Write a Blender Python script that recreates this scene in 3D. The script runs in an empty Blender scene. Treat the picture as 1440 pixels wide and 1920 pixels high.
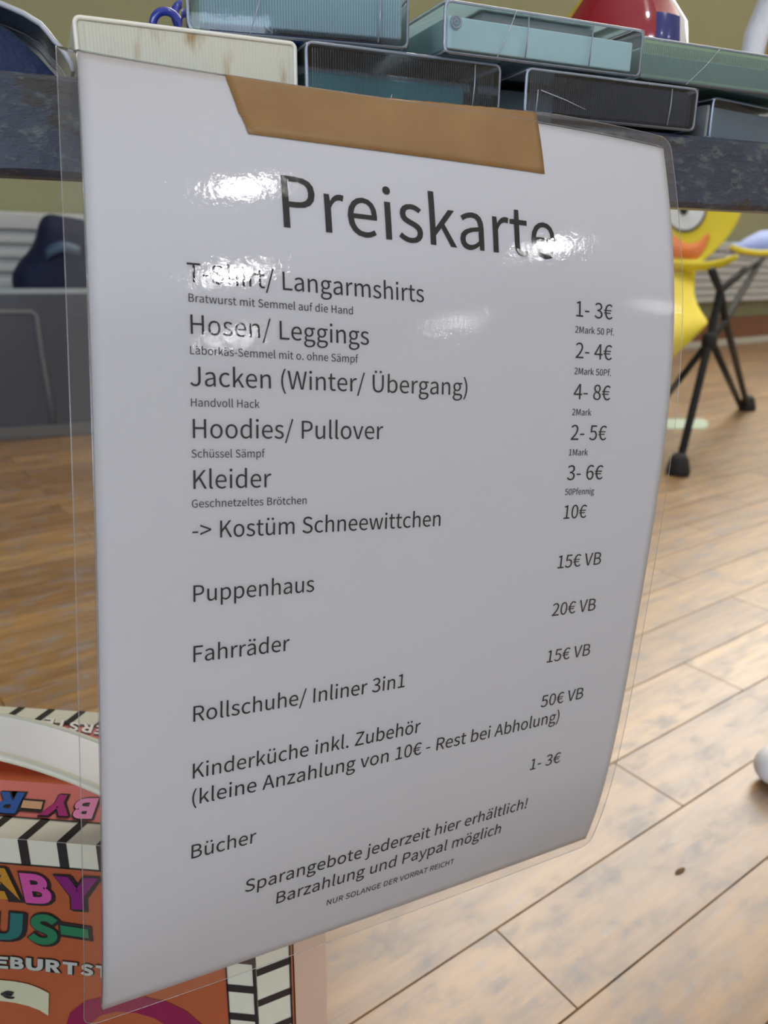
import bpy, bmesh, math, random
from mathutils import Vector, Matrix, noise as mnoise

random.seed(7)
SC = bpy.context.scene
COL = SC.collection

# ------------------------------------------------------------------ camera
CAM_H = 0.43
FPX, CX, CY = 1440.0, 720.0, 960.0
# rows: world X (along the bench edge), Y (into the room), Z (up) in camera axes (right, down, forward)
RM = Matrix(((0.918045831, -0.113500011, 0.379881034),
             (-0.396310281, -0.290258989, 0.871026911),
             (0.011402321, -0.950193384, -0.311452276)))
cam_data = bpy.data.cameras.new('camera')
cam_data.sensor_width = 36.0
cam_data.lens = 36.0 * FPX / 1920.0
cam_data.clip_start = 0.01
cam_data.clip_end = 100.0
cam_data.dof.use_dof = True
cam_data.dof.focus_distance = 0.262
cam_data.dof.aperture_fstop = 27.0 / 1.8
cam = bpy.data.objects.new('camera', cam_data)
COL.objects.link(cam)
_bas = Matrix.Identity(4)
for r in range(3):
    _bas[r][0] = RM[r][0]
    _bas[r][1] = -RM[r][1]
    _bas[r][2] = -RM[r][2]
_bas[2][3] = CAM_H
cam.matrix_world = _bas
SC.camera = cam

# ------------------------------------------------------------------ world, exposure
LAMP_POWER = 54.0
FILL_POWER = 8.4
DAY_HIGH = 13.0
vs = SC.view_settings
vs.view_transform = 'Standard'
vs.look = 'None'
vs.gamma = 1.0
vs.use_curve_mapping = False
vs.exposure = 0.0
SC.cycles.use_denoising = True
SC.cycles.transparent_max_bounces = 32
SC.cycles.max_bounces = 10
SC.cycles.diffuse_bounces = 5
SC.cycles.sample_clamp_indirect = 8.0
wd = bpy.data.worlds.new('world')
SC.world = wd
wd.use_nodes = True
wd.node_tree.nodes['Background'].inputs[0].default_value = (0.75, 0.85, 1.0, 1)
wd.node_tree.nodes['Background'].inputs[1].default_value = 0.3


# ------------------------------------------------------------------ pixel helpers (photo measurements -> points in the room)
def ray(px, py):
    c = Vector(((px - CX) / FPX, (py - CY) / FPX, 1.0))
    return RM @ c


def at_y(px, py, y):
    r = ray(px, py)
    t = y / r.y
    return Vector((r.x * t, y, r.z * t + CAM_H))


def at_z(px, py, z):
    r = ray(px, py)
    t = (z - CAM_H) / r.z
    return Vector((r.x * t, r.y * t, z))


def at_plane(px, py, p0, n):
    r = ray(px, py)
    o = Vector((0, 0, CAM_H))
    t = (p0 - o).dot(n) / r.dot(n)
    return o + r * t


# ------------------------------------------------------------------ material helpers
def new_mat(name):
    m = bpy.data.materials.new(name)
    m.use_nodes = True
    return m, m.node_tree.nodes, m.node_tree.links


def plain(name, col, rough=0.5, spec=0.5, metal=0.0, bump=0.0, bscale=200.0, var=0.0, vscale=30.0, coat=0.0):
    m, n, l = new_mat(name)
    b = n['Principled BSDF']
    b.inputs['Base Color'].default_value = (*col, 1)
    b.inputs['Roughness'].default_value = rough
    b.inputs['Specular IOR Level'].default_value = spec
    b.inputs['Metallic'].default_value = metal
    b.inputs['Coat Weight'].default_value = coat
    tc = n.new('ShaderNodeTexCoord')
    if var > 0:
        nz = n.new('ShaderNodeTexNoise')
        nz.inputs['Scale'].default_value = vscale
        nz.inputs['Detail'].default_value = 4
        l.new(tc.outputs['Object'], nz.inputs['Vector'])
        mx = n.new('ShaderNodeMixRGB')
        mx.inputs[1].default_value = (*[c * (1 - var) for c in col], 1)
        mx.inputs[2].default_value = (*[min(1, c * (1 + var)) for c in col], 1)
        l.new(nz.outputs['Fac'], mx.inputs[0])
        l.new(mx.outputs[0], b.inputs['Base Color'])
    if bump > 0:
        nb = n.new('ShaderNodeTexNoise')
        nb.inputs['Scale'].default_value = bscale
        nb.inputs['Detail'].default_value = 3
        l.new(tc.outputs['Object'], nb.inputs['Vector'])
        bp = n.new('ShaderNodeBump')
        bp.inputs['Strength'].default_value = bump
        bp.inputs['Distance'].default_value = 0.002
        l.new(nb.outputs['Fac'], bp.inputs['Height'])
        l.new(bp.outputs['Normal'], b.inputs['Normal'])
    return m


def emission(name, col, s):
    m, n, l = new_mat(name)
    n.remove(n['Principled BSDF'])
    e = n.new('ShaderNodeEmission')
    e.inputs[0].default_value = (*col, 1)
    e.inputs[1].default_value = s
    l.new(e.outputs[0], n['Material Output'].inputs[0])
    return m


def clear_plastic(name, tint, rough=0.06, ior=1.5, bump=0.0, bscale=300.0, gain=1.0, haze=0.0, hazecol=(0.8, 0.82, 0.9), bdist=0.0003, milky=False):
    """thin clear film: transmits straight through, mirrors by Fresnel, with an optional milky haze"""
    m, n, l = new_mat(name)
    n.remove(n['Principled BSDF'])
    tr = n.new('ShaderNodeBsdfTransparent')
    tr.inputs[0].default_value = (*tint, 1)
    gl = n.new('ShaderNodeBsdfGlossy')
    gl.inputs['Roughness'].default_value = rough
    fr = n.new('ShaderNodeFresnel')
    fr.inputs['IOR'].default_value = ior
    src = fr.outputs[0]
    if gain != 1.0:
        mu = n.new('ShaderNodeMath')
        mu.operation = 'MULTIPLY'
        mu.use_clamp = True
        mu.inputs[1].default_value = gain
        l.new(src, mu.inputs[0])
        src = mu.outputs[0]
    base = tr.outputs[0]
    if haze > 0:
        df = n.new('ShaderNodeBsdfTranslucent' if milky else 'ShaderNodeBsdfDiffuse')
        df.inputs[0].default_value = (*hazecol, 1)
        mh = n.new('ShaderNodeMixShader')
        mh.inputs[0].default_value = haze
        l.new(base, mh.inputs[1])
        l.new(df.outputs[0], mh.inputs[2])
        base = mh.outputs[0]
    mx = n.new('ShaderNodeMixShader')
    l.new(src, mx.inputs[0])
    l.new(base, mx.inputs[1])
    l.new(gl.outputs[0], mx.inputs[2])
    if bump > 0:
        tc = n.new('ShaderNodeTexCoord')
        nb = n.new('ShaderNodeTexNoise')
        nb.inputs['Scale'].default_value = bscale
        nb.inputs['Detail'].default_value = 4
        nb.inputs['Roughness'].default_value = 0.62
        l.new(tc.outputs['Object'], nb.inputs['Vector'])
        bp = n.new('ShaderNodeBump')
        bp.inputs['Strength'].default_value = bump
        bp.inputs['Distance'].default_value = bdist
        l.new(nb.outputs['Fac'], bp.inputs['Height'])
        l.new(bp.outputs['Normal'], gl.inputs['Normal'])
    l.new(mx.outputs[0], n['Material Output'].inputs[0])
    return m


# ------------------------------------------------------------------ mesh helpers
class MB:
    def __init__(self):
        self.v, self.f, self.m = [], [], []

    def quad_grid(self, rows, mi=0, closed=False):
        """rows: list of equally long point lists"""
        o = len(self.v)
        n = len(rows[0])
        for r in rows:
            self.v += [tuple(p) for p in r]
        for i in range(len(rows) - 1):
            for j in range(n - (0 if closed else 1)):
                k = (j + 1) % n
                self.f.append((o + i * n + j, o + i * n + k, o + (i + 1) * n + k, o + (i + 1) * n + j))
                self.m.append(mi)
        return self

    def face(self, pts, mi=0):
        o = len(self.v)
        self.v += [tuple(p) for p in pts]
        self.f.append(tuple(range(o, o + len(pts))))
        self.m.append(mi)
        return self

    def box(self, a, b, mi=0, M=None):
        x0, y0, z0 = a
        x1, y1, z1 = b
        p = [Vector(q) for q in ((x0, y0, z0), (x1, y0, z0), (x1, y1, z0), (x0, y1, z0), (x0, y0, z1), (x1, y0, z1), (x1, y1, z1), (x0, y1, z1))]
        if M is not None:
            p = [M @ q for q in p]
        o = len(self.v)
        self.v += [tuple(q) for q in p]
        for q in ((0, 3, 2, 1), (4, 5, 6, 7), (0, 1, 5, 4), (1, 2, 6, 5), (2, 3, 7, 6), (3, 0, 4, 7)):
            self.f.append(tuple(o + i for i in q))
            self.m.append(mi)
        return self

    def tube(self, pts, rad, seg=12, mi=0, caps=True):
        pts = [Vector(p) for p in pts]
        if not isinstance(rad, (list, tuple)):
            rad = [rad] * len(pts)
        rows = []
        prev = None
        for i, p in enumerate(pts):
            t = (pts[min(i + 1, len(pts) - 1)] - pts[max(i - 1, 0)]).normalized()
            if prev is None:
                up = Vector((0, 0, 1)) if abs(t.z) < 0.9 else Vector((1, 0, 0))
                a = t.cross(up).normalized()
            else:
                a = (prev - t * prev.dot(t)).normalized()
            prev = a
            b = t.cross(a)
            rows.append([p + (a * math.cos(2 * math.pi * k / seg) + b * math.sin(2 * math.pi * k / seg)) * rad[i] for k in range(seg)])
        o = len(self.v)
        self.quad_grid(rows, mi, closed=True)
        if caps:
            self.f.append(tuple(o + k for k in range(seg))[::-1])
            self.m.append(mi)
            q = o + (len(rows) - 1) * seg
            self.f.append(tuple(q + k for k in range(seg)))
            self.m.append(mi)
        return self

    def lathe(self, prof, seg=32, mi=0, c=(0, 0, 0)):
        c = Vector(c)
        rows = [[c + Vector((r * math.cos(2 * math.pi * k / seg), r * math.sin(2 * math.pi * k / seg), z)) for k in range(seg)] for r, z in prof]
        return self.quad_grid(rows, mi, closed=True)


def obj(name, mb, mats, parent=None, smooth=False, bevel=0.0, segs=2, origin=None, recalc=True):
    v, f, mi = (mb.v, mb.f, mb.m)
    if origin is not None:
        o_ = Vector(origin)
        v = [tuple(Vector(p) - o_) for p in v]
    me = bpy.data.meshes.new(name)
    me.from_pydata(v, [], f)
    if not isinstance(mats, (list, tuple)):
        mats = [mats]
    for m in mats:
        me.materials.append(m)
    for p, k in zip(me.polygons, mi):
        p.material_index = k
    bm = bmesh.new()
    bm.from_mesh(me)
    if recalc:
        bmesh.ops.remove_doubles(bm, verts=bm.verts, dist=1e-6)
        bmesh.ops.recalc_face_normals(bm, faces=bm.faces)
    if bevel > 0:
        bmesh.ops.bevel(bm, geom=bm.edges[:], offset=bevel, segments=segs, profile=0.5, affect='EDGES', clamp_overlap=True)
    bm.to_mesh(me)
    bm.free()
    for p in me.polygons:
        p.use_smooth = smooth or bevel > 0
    me.update()
    o = bpy.data.objects.new(name, me)
    COL.objects.link(o)
    if parent is not None:
        o.parent = parent
    elif origin is not None:
        o.location = origin
    if bevel > 0 and not smooth:
        md = o.modifiers.new('wn', 'WEIGHTED_NORMAL')
        md.keep_sharp = False
    return o


def tag(o, label, cat, group=None):
    o['label'] = label
    o['category'] = cat
    if group:
        o['group'] = group
    return o


def thing(name, label, cat, loc, rz=0.0, group=None):
    o = bpy.data.objects.new(name, None)
    o.empty_display_size = 0.02
    COL.objects.link(o)
    o.location = loc
    o.rotation_euler = (0, 0, rz)
    return tag(o, label, cat, group)


def struct(name, mb, mat, **k):
    o = obj(name, mb, mat, **k)
    o['kind'] = 'structure'
    return o


def xf(loc, rz=0.0):
    return Matrix.Translation(Vector(loc)) @ Matrix.Rotation(rz, 4, 'Z')


def local(pts, loc, rz=0.0):
    iv = xf(loc, rz).inverted()
    return [iv @ Vector(p) for p in pts]


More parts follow.
